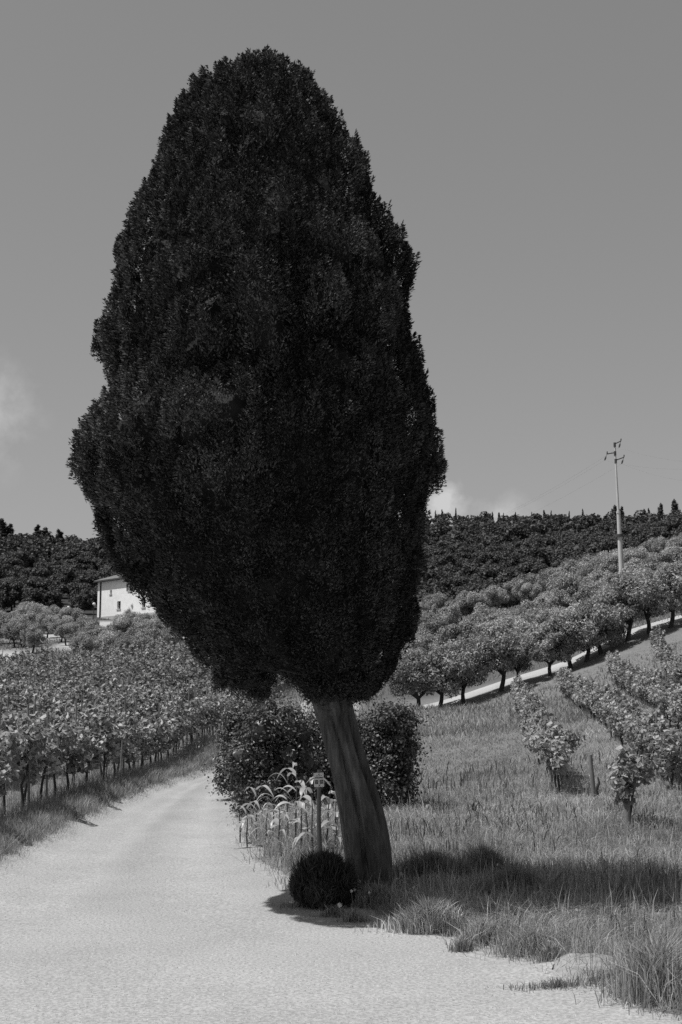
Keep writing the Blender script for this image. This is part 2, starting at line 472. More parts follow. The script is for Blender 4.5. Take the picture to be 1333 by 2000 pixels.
# the white gravel road
nc = 25
t = np.linspace(0, 1, nc)
RX = EDGE_L[:, None] * (1 - t) + EDGE_R[:, None] * t
EX = 0.34
RX[:, 0] -= EX; RX[:, -1] += EX
RY = np.repeat(YS[:, None], nc, 1)
RZ = height(RX, RY) + 0.012
RZ[:, 0] = height(RX[:, 0], RY[:, 0]) - 0.03; RZ[:, -1] = height(RX[:, -1], RY[:, -1]) - 0.03
i = np.arange(len(YS) - 1)[:, None]; j = np.arange(nc - 1)[None]
Fr = np.stack([i * nc + j, i * nc + j + 1, (i + 1) * nc + j + 1, (i + 1) * nc + j], -1).reshape(-1, 4)
rt = 1 - 0.16 * (np.exp(-((t - .5) / .10) ** 2) + .5 * np.exp(-((t - .95) / .08) ** 2))[None] * sstep(14, 22, YS)[:, None]
road = add('road', np_mesh('road', [(np.stack([RX, RY, RZ], -1).reshape(-1, 3), Fr, rt.ravel())], True), M['gravel'])
tag(road, 'pale gravel road curving away past the cypress', kind='structure')

# loose stones on the road
def stones(n, lo, hi, rng):
    y = lo + (hi - lo) * (1 - np.sqrt(1 - rng.random(n))); u = rng.random(n)
    l = np.interp(y, YS, EDGE_L); r = np.interp(y, YS, EDGE_R)
    l = np.maximum(l, -0.30 * y); r = np.minimum(r, 0.30 * y)
    x = l + (r - l) * u
    s = 0.003 + 0.011 * rng.random(n) ** 4
    O = np.array([[1, 0, -.3], [-1, 0, -.3], [0, 1, -.3], [0, -1, -.3], [0, 0, 0.4]], float)
    F8 = np.array([[0, 2, 4], [2, 1, 4], [1, 3, 4], [3, 0, 4]])
    c = np.stack([x, y, height(x, y) + 0.012 + s * 0.25], -1)
    V = c[:, None] + O[None] * s[:, None, None] * rng.uniform(0.6, 1.4, (n, 5, 1))
    Fs = (F8[None] + (np.arange(n) * 5)[:, None, None]).reshape(-1, 3)
    return (V.reshape(-1, 3), Fs, np.repeat(rng.uniform(0.75, 1.2, n), 5))
tag(add('gravel', np_mesh('gravel', [stones(30000, 10.5, 26, R)]), M['pebble']), 'loose pale stones scattered over the gravel road', kind='stuff')

# pale farm track beyond the meadow, under the olives
TU = np.linspace(800, 1460, 60)
tv = np.interp(TU, [800, 820, 930, 1020, 1110, 1200, 1270, 1333, 1450], [1398, 1393, 1362, 1332, 1306, 1256, 1234, 1216, 1185])
lo = np.array([at(u, v, 88.3 + (u - 820) * 0.012) for u, v in zip(TU, tv)]); hi = np.array([at(u, v - 17, 93 + (u - 820) * 0.012) for u, v in zip(TU, tv)])
rows = [lo * (1 - k) + hi * k for k in np.linspace(0.12, 0.75, 9)]
TV = np.stack(rows, 1); TV[..., 2] = height(TV[..., 0], TV[..., 1]) + 0.12
TV[:, 0, 2] -= 0.3; TV[:, -1, 2] -= 0.3
i = np.arange(59)[:, None]; j = np.arange(8)[None]
Ft = np.stack([i * 9 + j, (i + 1) * 9 + j, (i + 1) * 9 + j + 1, i * 9 + j + 1], -1).reshape(-1, 4)
tag(add('track', np_mesh('track', [(TV.reshape(-1, 3), Ft, 1.15)], True), M['gravel']), 'pale farm track running uphill behind the olive trunks', kind='structure')

# ------------------------------------------------------------------ the great cypress
TREE_Y = 18.45
LEFT = [(104, 500), (112, 468), (128, 440), (155, 386), (185, 372), (230, 346), (275, 318), (310, 300), (350, 289), (390, 268), (430, 257), (470, 235), (500, 216), (560, 212), (600, 222), (640, 204), (690, 200), (705, 209), (750, 205), (782, 208), (812, 185), (842, 158), (880, 145), (930, 147), (970, 160), (1010, 176), (1050, 190), (1085, 203), (1112, 226), (1150, 250), (1180, 280), (1215, 312), (1245, 352), (1285, 384), (1305, 432), (1325, 560), (1350, 600), (1368, 632)]
RIGHT = [(104, 520), (112, 545), (135, 575), (142, 595), (165, 610), (195, 643), (230, 655), (265, 675), (290, 708), (340, 727), (390, 732), (440, 759), (490, 784), (540, 799), (590, 811), (640, 815), (665, 813), (690, 827), (740, 835), (800, 857), (850, 869), (890, 875), (935, 868), (960, 848), (1000, 845), (1050, 841), (1100, 832), (1150, 824), (1200, 818), (1230, 811), (1270, 794), (1310, 774), (1345, 742), (1368, 700)]
LEFT = np.array(LEFT, float); RIGHT = np.array(RIGHT, float)
def crown_slice(v):
    l = np.interp(v, LEFT[:, 0], LEFT[:, 1]); r = np.interp(v, RIGHT[:, 0], RIGHT[:, 1])
    return l, r
def crown_y(v): return TREE_Y - 1.45 * np.sin(np.pi * np.clip((1380 - v) / 1350, 0, 1)) ** 0.8
VS = np.linspace(104, 1368, 260)
Lx, Rx = crown_slice(VS)
cy_ = crown_y(VS)
PL = np.array([at(u, v, d) for u, v, d in zip(Lx, VS, cy_)]); PR = np.array([at(u, v, d) for u, v, d in zip(Rx, VS, cy_)])
CX = (PL[:, 0] + PR[:, 0]) / 2; CW = (PR[:, 0] - PL[:, 0]) / 2; CZ = PL[:, 2]
NLB = 190
LOBES = R.uniform(0, 1, (NLB, 2)); LOBES[:, 0] *= 2 * np.pi
LOBE_T = R.uniform(0.65, 1.5, NLB)
def lobe_noise(th, f, tone=False):
    """raised plumes separated by clefts, elongated upwards"""
    d = np.full(th.shape, 9.0)
    d2 = d.copy(); dfo = np.zeros(th.shape); own = np.zeros(th.shape, int)
    for k in range(NLB):
        dt = np.abs((th - LOBES[k, 0] + np.pi) % (2 * np.pi) - np.pi) / 0.30
        df = (f - LOBES[k, 1]) / 0.066
        df = np.where(df > 0, df * 0.75, df * 1.2)
        q = np.hypot(dt, df)
        d2 = np.minimum(d2, np.maximum(q, d)); own = np.where(q < d, k, own); dfo = np.where(q < d, (f - LOBES[k, 1]) / 0.066, dfo); d = np.minimum(d, q)
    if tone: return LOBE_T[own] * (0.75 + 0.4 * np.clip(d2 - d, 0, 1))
    return np.clip(d2 - d, 0, 1.0) * np.clip(1.0 + 0.55 * dfo, 0.35, 1.5) - 0.38          # high in a plume's middle, low in the clefts
def crown_pt(th, f, rho):
    v = 104 + (1368 - 104) * f
    cx = np.interp(v, VS, CX); w = np.interp(v, VS, CW); z = np.interp(v, VS, CZ); yc = np.interp(v, VS, cy_)
    amp = 0.13 + 0.34 * np.abs(np.sin(th)) ** 1.5
    rr = w * rho + amp * lobe_noise(th, f) * np.clip(w / 1.2, 0.25, 1)
    tip = sstep(0.16, 0.0, f)
    rr = np.maximum(rr + 0.13 * tip, 0.05); z = z - 0.20 * tip
    return np.stack([cx + rr * np.cos(th), yc + 0.92 * rr * np.sin(th), z], -1)
cypress = empty('cypress_tree', (at(728, 1738, TREE_Y)[0], TREE_Y, 0.05))
inv = -np.array(cypress.location)
# opaque core added inside the crown to block light, its tone darkened as shade
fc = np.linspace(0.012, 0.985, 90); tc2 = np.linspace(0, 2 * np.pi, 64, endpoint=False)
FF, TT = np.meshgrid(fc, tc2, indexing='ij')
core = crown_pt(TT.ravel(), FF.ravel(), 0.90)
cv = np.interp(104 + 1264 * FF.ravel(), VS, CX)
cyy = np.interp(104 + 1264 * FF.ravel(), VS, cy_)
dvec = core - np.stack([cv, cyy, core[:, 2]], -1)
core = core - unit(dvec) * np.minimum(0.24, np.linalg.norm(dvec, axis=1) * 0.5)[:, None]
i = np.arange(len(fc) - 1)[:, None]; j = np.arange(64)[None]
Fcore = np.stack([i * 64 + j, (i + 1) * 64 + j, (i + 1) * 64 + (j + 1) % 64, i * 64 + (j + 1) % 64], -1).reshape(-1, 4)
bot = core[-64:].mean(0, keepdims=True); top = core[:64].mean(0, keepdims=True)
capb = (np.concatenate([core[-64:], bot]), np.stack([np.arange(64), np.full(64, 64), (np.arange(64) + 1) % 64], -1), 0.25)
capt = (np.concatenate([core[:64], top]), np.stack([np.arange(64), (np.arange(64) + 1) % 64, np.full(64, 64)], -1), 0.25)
# plumes
def plume_template(n, rng):
    """flame-shaped spray; +x is the side that looks out of the crown"""
    t = rng.random(n) ** 0.85
    prof = np.sin(np.pi * np.clip(t * 0.82 + 0.18, 0, 1)) ** 0.8 + 0.06
    a = rng.uniform(-2.0, 2.0, n); r = prof * np.sqrt(rng.random(n))
    P = np.stack([0.26 * r * np.cos(a), 0.34 * r * np.sin(a), t], -1)
    A = np.stack([0.35 + np.cos(a) * 0.45, np.sin(a) * 0.55, np.full(n, 0.55)], -1) + rng.normal(size=(n, 3)) * 0.25
    ref = np.stack([0.75 + 0.5 * np.cos(a), 0.6 * np.sin(a), 0.9 + 0 * a], -1) + 0.32 * rng.normal(size=(n, 3))
    return leaves(P, A, 0.17 * rng.uniform(0.5, 1.35, n), 0.062 * rng.uniform(0.6, 1.3, n), rng, -0.2, ref=ref)
TPL = [plume_template(70, R) for _ in range(10)]
def plumes(P, D, L, Wd, rng, tone=1.0, out=None):
    n = len(P); D = unit(D)
    if out is None: out = rng.normal(size=(n, 3))
    B = unit(out - (out * D).sum(1, keepdims=True) * D); C = np.cross(D, B)
    tone = np.broadcast_to(tone, (n,))
    res = []
    kind = rng.integers(0, len(TPL), n)
    for q in range(len(TPL)):
        s = kind == q
        if not s.any(): continue
        T = TPL[q][0]
        V = P[s][:, None] + (T[None, :, 0:1] * B[s][:, None] + T[None, :, 1:2] * C[s][:, None]) * Wd[s][:, None, None] + T[None, :, 2:3] * D[s][:, None] * L[s][:, None, None]
        m = len(T); c = s.sum()
        Fp = (TPL[q][1][None] + (np.arange(c) * m)[:, None, None]).reshape(-1, 4)
        res.append((V.reshape(-1, 3), Fp, np.repeat(tone[s], m)))
    return res
NP_ = 10500
wgt = np.interp(np.linspace(0, 1, 400), (VS - 104) / 1264, CW) + 0.10
cdf = np.cumsum(wgt); cdf /= cdf[-1]
f = np.interp(R.random(NP_), cdf, np.linspace(0, 1, 400)); f = np.clip(f, 0.004, 0.985)
th = R.uniform(0, 2 * np.pi, NP_)
kp = (np.sin(th) < 0.4) | (R.random(NP_) < 0.5); th = th[kp]; f = f[kp]; NP_ = len(th)
P = crown_pt(th, f, 0.95 + 0.03 * R.random(NP_))
outw = np.stack([np.cos(th), 0.92 * np.sin(th), np.zeros(NP_)], -1)
low = sstep(0.82, 1.0, f)[:, None]
D = np.array([0, 0, 1.0]) * (1 - 0.5 * low) + outw * (0.20 + 0.15 * R.random((NP_, 1)) + 0.2 * low) + R.normal(size=(NP_, 3)) * 0.14
Ln = R.uniform(0.16, 0.36, NP_) * (1 + 0.15 * (1 - f)); Wn = R.uniform(0.20, 0.36, NP_)
P = P - outw * (0.10 + 0.035 * R.normal(size=(NP_, 1)).clip(-1.5, 2)) - D / np.linalg.norm(D, axis=1, keepdims=True) * Ln[:, None] * 0.45
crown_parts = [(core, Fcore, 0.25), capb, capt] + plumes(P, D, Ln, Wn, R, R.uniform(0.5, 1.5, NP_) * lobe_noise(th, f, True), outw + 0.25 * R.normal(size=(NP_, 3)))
# crest of separate tips, spurs on the left flank, the lobe that hangs beside the trunk
for u, v, ru, rv, n in ((490, 140, 26, 26, 70), (532, 140, 18, 24, 40), (588, 168, 22, 28, 60), (440, 162, 20, 26, 40), (400, 184, 20, 26, 40), (200, 670, 15, 32, 50), (480, 1325, 70, 34, 110), (505, 1352, 22, 14, 36), (640, 1362, 50, 16, 50), (690, 1350, 50, 18, 50), (632, 1338, 55, 26, 120), (690, 1335, 45, 26, 80)):
    c = at(u, v, float(crown_y(v)) - (0.3 if v in (1338, 1335) else 0)); s = F_PX / c[1]
    q = sphere_pts(n, R) * np.array([ru / s, min(ru / s, 0.6), rv / s]) * 0.8 + c
    dd = np.tile([0, 0, 1.0], (n, 1)) + R.normal(size=(n, 3)) * 0.25
    if v > 1300: dd[:, 2] *= 0.3
    crown_parts += plumes(q - unit(dd) * 0.1, dd, R.uniform(0.18, 0.3, n), R.uniform(0.2, 0.3, n), R)
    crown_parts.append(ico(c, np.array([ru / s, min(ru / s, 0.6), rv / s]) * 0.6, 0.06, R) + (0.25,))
crown_parts = [(p[0] + inv,) + tuple(p[1:]) for p in crown_parts]
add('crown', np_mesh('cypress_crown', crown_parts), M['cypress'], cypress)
# fluted leaning trunk
tl = [(1745, 680, 772), (1725, 685, 768), (1690, 684, 766), (1640, 676, 759), (1590, 665, 747), (1540, 656, 732), (1490, 646, 716), (1440, 634, 703), (1400, 625, 694), (1350, 610, 684), (1200, 590, 660), (900, 535, 580)]
tp = np.array([at((a + b) / 2, v, min(TREE_Y, float(crown_y(min(v, 1372)))) if v < 1372 else TREE_Y) for v, a, b in tl]); tr_ = np.array([(b - a) / 2 * (TREE_Y - .3) / F_PX for v, a, b in tl])
s = np.linspace(0, len(tl) - 1, 70); tp2 = np.stack([np.interp(s, np.arange(len(tl)), tp[:, k]) for k in range(3)], -1); tr2 = np.interp(s, np.arange(len(tl)), tr_)
tp2 = tp2.copy()
for _ in range(6): tp2[1:-1] = 0.5 * tp2[1:-1] + 0.25 * (tp2[:-2] + tp2[2:])
tp2[0, 2] -= 0.25
def flute(tt, a):
    tw = a + 0.9 * tt
    gr = sum(dp * np.exp(-((((a - c0 - .35 * tt + .12 * np.sin(9 * tt + c0)) + np.pi) % (2 * np.pi) - np.pi) / wd) ** 2) for c0, dp, wd in ((1.15, .30, .16), (1.75, .16, .12), (2.35, .32, .18), (3.5, .25, .2), (0.35, .14, .12), (4.6, .25, .2), (5.6, .25, .2)))
    return 1.05 - gr + 0.08 * np.sin(3 * tw + 0.5) + 0.11 * np.sin(5 * tw + 2 + 1.5 * tt) + 0.035 * np.sin(11 * tw + 5 * tt) + 0.02 * np.sin(23 * tw + 9 * tt) + 0.22 * np.exp(-tt * 26) * (1 + np.cos(4 * a))
tb = tube(tp2, tr2 * 0.97, 120, True, flute)
tb = [(p[0] + inv, p[1]) for p in tb]
add('trunk', np_mesh('cypress_trunk', tb, True), M['bark'], cypress)
tag(cypress, 'huge dark leaning cypress standing beside the gravel road', 'tree')

# ------------------------------------------------------------------ shrubs near the trunk
def shrub(name, label, c, lobes, n, ll, lw, mat, up=0.4, core=0.8, cat='shrub', stems=5, tone_var=0.25, nup=None):
    e = empty(name, c)
    add('foliage', np_mesh(name + '_foliage', lobes_foliage(lobes, n, ll, lw, R, up, core, tone_var=tone_var, nup=nup, jit=0.10 if nup is not None else 0.0)), M[mat], e)
    st = []
    zt = max(l[2] for l in lobes)
    for k in range(stems):
        a = R.uniform(0, 6.28); q = lobes[k % len(lobes)]
        st += tube([(0.08 * math.cos(a), 0.08 * math.sin(a), -0.15), (0.4 * q[0], 0.4 * q[1], 0.5 * q[2]), (q[0], q[1], q[2])], [0.035, 0.025, 0.012], 6)
    add('stem', np_mesh(name + '_stem', st, True), M['dark_bark'], e)
    tag(e, label, cat)
    return e
def gpos(u, d):
    x = (u - 666.5) / F_PX * d
    return (x, d, hz(x, d))
# round bush at the foot of the trunk
c = gpos(632, 17.55)
bl = [(0, 0, .34, .33, .33, .30), (-.16, .05, .26, .25, .25, .24), (.17, -.05, .28, .25, .25, .26), (.06, .0, .46, .22, .22, .20), (-.12, -.05, .44, .17, .17, .17), (.24, .0, .22, .18, .18, .2), (-.02, -.2, .24, .2, .2, .2)]
shrub('round_bush', 'small round dark bush at the foot of the cypress trunk', c, bl, 15000, 0.15, 0.012, 'low_bush', 1.1, 0.5, stems=4, tone_var=0.25)
bush = bpy.data.objects['round_bush']
q = unit(R.normal(size=(1500, 3)) * np.array([1, 1, .8]) + np.array([0, 0, .5])); q = q * np.array([.42, .40, .36]) * R.uniform(.75, 1.08, (1500, 1)) + np.array([0, 0, .33])
add('sprigs', np_mesh('bush_sprigs', [leaves(q, q * np.array([.8, .8, 0]) + np.array([0, 0, .8]) + R.normal(size=q.shape) * .3, R.uniform(.10, .26, 1500), .010, R)]), M['low_bush'], bush)
# dense shrubs behind the trunk
def shrub_lobes(w, h, n, rng):
    L = []
    for k in range(n):
        q = sphere_pts(1, rng)[0] * rng.uniform(0.30, 0.68)
        z = h * 0.47 * (1 + q[2] * 1.05); r = rng.uniform(0.22, 0.36) * w
        taper = 1.0 if z > h * .3 else 0.82
        L.append((q[0] * w * taper, q[1] * w * 0.8 * taper, max(z, .25), r, r, r * rng.uniform(0.9, 1.3)))
    for k in range(12):
        a = 6.283 * k / 12; r = rng.uniform(.22, .32) * w
        L.append((math.cos(a) * w * rng.uniform(.35, .62), math.sin(a) * w * .5, rng.uniform(.15, .75), r, r, r * 1.2))
    return L
for u, d, w, h, lab in ((535, 29.0, 1.15, 2.85, 'dense dark shrub between the road bend and the cypress trunk'),
                        (478, 33.5, 0.80, 2.8, 'paler shrub at the road bend, leftmost of the shrubs behind the cypress'),
                        (650, 31.0, 1.15, 2.7, 'dark shrub hidden directly behind the cypress trunk'),
                        (757, 30.0, 0.92, 2.95, 'dense dark shrub just right of the cypress trunk')):
    shrub('dense_shrub', lab, gpos(u, d), shrub_lobes(w, h, 46, R), 26000, 0.085, 0.05, 'shrub', core=0.6, nup=0.5)

# ------------------------------------------------------------------ trail sign on its stake
sp = gpos(624, 18.9)
signo = empty('trail_sign', sp)
ppx = F_PX / 18.9
z_top = at(624, 1508, 18.9)[2] - sp[2]
st = [(0.03, 0.03, -0.3), (0.02, 0.03, 0.4), (0.0, 0.03, 0.9), (0.005, 0.03, z_top + 0.03)]
add('post', np_mesh('sign_post', tube(st, [0.036, 0.034, 0.031, 0.028], 10), True), M['stake'], signo)
zc_ = at(624, 1523, 18.9)[2] - sp[2]
pl = add('plate', np_mesh('sign_plate', [box((0, 0, 0), (0.140, 0.006, 0.194))]), M['sign'], signo, (0, -0.012, zc_))
pl.rotation_euler = (0, math.radians(-2.5), math.radians(4))
for nm, c_, s_ in (('screw', (0.002, -0.006, .075), (.012, .008, .014)), ('screw', (0.002, -0.006, -.078), (.012, .008, .016)),
                   ('lettering', (0, -.004, .054), (.080, .004, .006)), ('lettering', (0, -.004, .028), (.112, .004, .013))):
    add(nm, np_mesh('sign_' + nm, [box(c_, s_)]), M['print'], pl)
for sx in (-1, 1):
    add('lettering', np_mesh('sign_block', [box((sx * .034, -.004, -.006 - .0115 * k), (.049 - .004 * (k % 2), .004, .0085)) for k in range(5)]), M['print'], pl)
tag(signo, 'small pale sign plate nailed to a wooden stake beside the trunk', 'sign')

# ------------------------------------------------------------------ young cane plants round the sign
def ribbon(n, L, w, rise, droop, twist, rng):
    t = np.linspace(0, 1, n)
    x = L * (0.75 * t); z = L * (rise * t - droop * t ** 2.3)
    wd = w * np.sin(np.pi * (0.12 + 0.88 * t) ** 0.8) ; wd[-1] = 0.001
    tw = twist * t
    a = np.stack([x, -wd / 2 * np.cos(tw), z - wd / 2 * np.sin(tw)], -1); m = np.stack([x, 0 * x, z - 0.15 * wd], -1); b = np.stack([x, wd / 2 * np.cos(tw), z + wd / 2 * np.sin(tw)], -1)
    V = np.stack([a, m, b], 1).reshape(-1, 3)
    k = np.arange(n - 1)
    Fq = np.concatenate([np.stack([3 * k + q, 3 * k + 1 + q, 3 * k + 4 + q, 3 * k + 3 + q], -1) for q in (0, 1)])
    return (V, Fq)
LEAFM = [np_mesh('cane_leaf', [ribbon(9, 1.0, R.uniform(0.11, 0.17), R.uniform(0.5, 1.2), R.uniform(0.5, 1.4), R.uniform(-0.8, 0.8), R)], True) for _ in range(6)]
for m_ in LEAFM: m_.materials.append(M['cane'])
STALK = np_mesh('cane_stalk', tube([(0, 0, -0.1), (0.01, 0, 0.35), (0.0, 0.015, 0.7), (0.012, 0, 1.0)], [0.014, 0.013, 0.010, 0.005], 7), True)
STALK.materials.append(M['shrub'])
for u, d, h, tilt in ((474, 24.4, .62, -.15), (488, 23.6, .7, .05), (505, 24.6, .9, .1), (522, 23.2, .6, .1), (548, 22.4, .7, -.05), (565, 23.0, 1.2, -.08), (580, 22.6, 1.4, .05), (592, 21.6, 1.0, .1),
                      (604, 22.2, 1.1, -.1), (613, 21.2, 1.2, .05), (636, 21.4, 1.15, .12), (655, 21.8, 1.0, .15), (536, 24.0, .9, 0.1), (662, 21.0, .8, .1)):
    e = empty('cane_plant', gpos(u, d), R.uniform(0, 6.28))
    e.rotation_euler[1] = tilt * 0.6
    tag(e, 'young cane plant with long pale arching leaves around the small sign', 'cane plant', 'cane plants between the shrubs and the sign')
    so = add('stalk', STALK, None, e); so.scale = (1, 1, h)
    nl = int(4 + h * 3.2)
    for k in range(nl):
        lf = add('leaf', LEAFM[R.integers(0, 6)], None, e, (0, 0, h * (0.30 + 0.68 * k / (nl - 1))))
        lf.rotation_euler = (0, R.uniform(-0.2, 0.2), k * 2.7 + R.uniform(-0.6, 0.6))
        lf.scale = (R.uniform(0.36, 0.62),) * 3

# ------------------------------------------------------------------ vines
def vine_mesh(rng, n, big=1.0, lanky=0.0):
    lob = []
    for k in range(9):
        lob.append((rng.uniform(-.55, .55), rng.normal() * .16, rng.uniform(.55, 1.28), rng.uniform(.20, .33), rng.uniform(.18, .30), rng.uniform(.15, .28)))
    for k in range(3): lob.append((rng.uniform(-.5, .5), rng.normal() * .12, rng.uniform(1.3, 1.55 + lanky), .10, .10, .20))
    return lobes_foliage(lob, n, 0.135 * big, 0.125 * big, rng, up=-0.15, core=0.0, shell=0.8, tone_var=0.2, nup=0.55)
def vine_trunk(rng):
    p = [(0, 0, -0.15)]
    for z in (0.2, 0.45, 0.7, 0.9): p.append((p[-1][0] + rng.normal() * .05, p[-1][1] + rng.normal() * .04, z))
    t_ = tube(p, [.035, .03, .026, .024, .018], 7)
    q = p[-1]
    for sgn in (-1, 1): t_ += tube([q, (q[0] + sgn * .25, q[1], .98), (q[0] + sgn * .55, q[1], 1.0)], [.016, .012, .007], 5)
    return t_
VF = [np_mesh('vine_foliage', vine_mesh(R, 700)) for _ in range(7)]
VT = [np_mesh('vine_trunk', vine_trunk(R), True) for _ in range(5)]
for m_ in VF: m_.materials.append(M['vine'])
for m_ in VT: m_.materials.append(M['dark_bark'])
STK = [np_mesh('stake', tube([(0, 0, -.2), (.01, .0, .8), (0, .02, h)], [.028, .026, .022], 7), True) for h in (1.75, 1.95, 2.15)]
for m_ in STK: m_.materials.append(M['stake'])

def vine(x, y, rz, sc, label, group):
    e = empty('grapevine', (x, y, hz(x, y) - 0.02), rz + (math.pi if R.random() < .5 else 0), (sc * R.uniform(.95, 1.1), sc, sc * R.uniform(.9, 1.1)))
    tag(e, label, 'vine', group)
    add('foliage', VF[R.integers(0, len(VF))], None, e)
    add('trunk', VT[R.integers(0, len(VT))], None, e)
    return e
def stake(x, y, k, label, group, sc=1.0, lean=0.05):
    o = add('vine_stake', STK[k], None, None, (x, y, hz(x, y) - .02))
    o.rotation_euler = (R.normal() * lean, R.normal() * lean, R.uniform(0, 6)); o.scale = (sc, sc, 1)
    tag(o, label, 'stake', group)
    return o
# right-hand rows, running away from the camera
spots = []
for r_, (x0, y0, x1, y1) in enumerate(((5.45, 33.8, 11.0, 84), (8.75, 36.0, 13.9, 84), (11.8, 44, 17.0, 84), (15.0, 54, 20.4, 86), (18.3, 66, 23.4, 88))):
    n = int(math.hypot(x1 - x0, y1 - y0) / (1.15 if r_ < 2 else 1.3))
    for k in range(n + 1):
        q = k / n
        if R.random() < 0.07 and k > 1: continue
        spots.append((r_, x0 + (x1 - x0) * q + R.normal() * .06, y0 + (y1 - y0) * q, math.atan2(y1 - y0, x1 - x0), k))
RN = ['first', 'second', 'third', 'fourth', 'fifth']
for r_, x, y, a, k in spots:
    vine(x, y, a, 1.04, 'leafy grapevine in the %s row counted from the cypress, on the right meadow' % RN[r_], '%s vine row on the right' % RN[r_])
    if k % 5 == 3: stake(x + .1, y + .3, 0, 'thin stake in the %s vine row on the right meadow' % RN[r_], 'stakes of the %s right vine row' % RN[r_], 0.9)
# the lone end vine with its thick post and the bare post in the gap
ex, ey = (1216 - 666.5) / F_PX * 25.3, 25.3
vine(ex, ey, 1.45, 0.98, 'single grapevine tied to the thick end post in the right meadow', None)
def post(name, u, vt, vb, d, rad, label, lean=0.0):
    p = at(u, vb, d); z = hz(p[0], d); h = at(u, vt, d)[2] - z
    o = add(name, np_mesh(name, tube([(0, 0, -.3), (.5 * lean, 0, h * .5), (lean, 0, h)], [rad * 1.05, rad, rad * .95], 12), True), M['stake'], None, (p[0], d, z))
    tag(o, label, 'post'); return o
post('end_post', 1226, 1540, 1622, 24.95, .062, 'thick wooden end post below the single grapevine on the right')
post('vine_post', 1162, 1474, 1550, 31.2, .055, 'bare leaning wooden post in the gap of the first right vine row', -0.09)
gnarl = []
pg = at(1166, 1545, 30.9)
gx0, gy0 = pg[0], 30.9
gz0 = hz(gx0, gy0)
gnarl = tube([(0, 0, -.1), (.05, 0, .15), (-.02, 0, .32), (.06, 0, .5), (.03, 0, .62)], [.05, .045, .04, .03, .015], 8) + tube([(.05, 0, .15), (.16, -.02, .08), (.28, -.03, -.02)], [.03, .025, .015], 6)
tag(add('vine_stump', np_mesh('vine_stump', gnarl, True), M['dark_bark'], None, (gx0, gy0, gz0)), 'bare twisted vine stump leaning on the post in the right row gap', 'stump')

# left vineyard: rows beside the road, running uphill
lspots = []
for r_ in range(13):
    off = r_ * 2.25
    for k in range(140):
        y = 17.5 + k * 1.02
        x = np.interp(y, [17, 24, 40, 56, 115], [-7.7, -6.75, -6.1, -5.7, -3.5]) - off
        if y > 112: continue
        if not (-0.288 * y < x < -0.03 * y): continue
        lspots.append((math.hypot(x, y), r_, x + R.normal() * .07, y, k))
lspots.sort()
N_IND = max(0, 300 - len(spots) - 1)
mass = []
mass_posts = []
n_st = 0
for q, (dd, r_, x, y, k) in enumerate(lspots):
    a = math.pi / 2 + 0.04
    if q < N_IND:
        if r_ == 0: vine(x, y, a, 1.08, 'grapevine in the front row above the grass verge left of the road', 'front vines left of the road')
        else: vine(x, y, a, 1.12, 'grapevine in the vineyard behind the front row left of the road', 'vines of the left vineyard')
    else:
        T = VF_LOW[R.integers(0, 5)] if 'VF_LOW' in globals() else None
        if T is None:
            VF_LOW = [vine_mesh(R, 240, 1.4, 0.2)[0] for _ in range(5)]
            T = VF_LOW[0]
        c_, s_ = math.cos(a), math.sin(a)
        V_ = T[0] * R.uniform(1.05, 1.25)
        V_ = np.stack([V_[:, 0] * c_ - V_[:, 1] * s_ + x, V_[:, 0] * s_ + V_[:, 1] * c_ + y, V_[:, 2] + hz(x, y) - .05], -1)
        mass.append((V_, T[1], T[2]))
    if k % 2 == 0:
        if n_st < 150:
            stake(x + R.normal() * .1, y + .3, int(R.integers(1, 3)), 'thin upright stake among the vines of the left vineyard', 'stakes of the left vineyard', R.uniform(.8, 1.1), 0.04); n_st += 1
        else:
            z = hz(x, y)
            mass_posts += tube([(x, y + .3, z - .1), (x + R.normal() * .08, y + .3, z + R.uniform(1.8, 2.35))], [.03, .025], 5, False)
if mass: tag(add('vineyard', np_mesh('vineyard', mass), M['vine']), 'far rows of the vineyard climbing the slope left of the road', 'vineyard', kind='stuff')
if mass_posts: tag(add('vineyard_stakes', np_mesh('vineyard_stakes', mass_posts), M['dark_bark']), 'many thin stakes of the far vineyard rows', 'stakes', kind='stuff')
# taller lone pole at the verge
p = at(236, 1530, 33.5); tag(add('verge_pole', np_mesh('verge_pole', tube([(0, 0, -.2), (.0, 0, .6), (.02, 0, 1.15)], [.022, .02, .018], 7), True), M['stake'], None, (p[0], 33.5, hz(p[0], 33.5))), 'thin pale pole standing on the verge before the front vines', 'pole')

# ------------------------------------------------------------------ olive trees
def olive_meshes(rng):
    lob = []
    for k in range(26):
        a = rng.uniform(0, 6.28); r = rng.uniform(.2, 1.55); z = 1.25 + rng.random() * 2.3 * (1 - .45 * r / 1.55)
        q = rng.uniform(.35, .68)
        lob.append((r * math.cos(a), r * math.sin(a), z, q, q, q * rng.uniform(.75, 1.1)))
    fol = lobes_foliage(lob, 8500, .20, .075, rng, .3, 0.5, .5, 0.2, nup=.35)
    tk = tube([(0, 0, -.3), (.04, 0, .1), (.14, .05, .55), (.22, 0, .95)], [.17, .13, .11, .10], 9)
    for k in range(5):
        l = lob[k]; tk += tube([(.20, 0, .85), (l[0] * .45, l[1] * .45, 1.35), (l[0] * .95, l[1] * .95, l[2])], [.085, .06, .03], 6)
    return np_mesh('olive_crown', fol), np_mesh('olive_trunk', tk, True)
OL = [olive_meshes(R) for _ in range(5)]
for a, b in OL: a.materials.append(M['olive']); b.materials.append(M['dark_bark'])
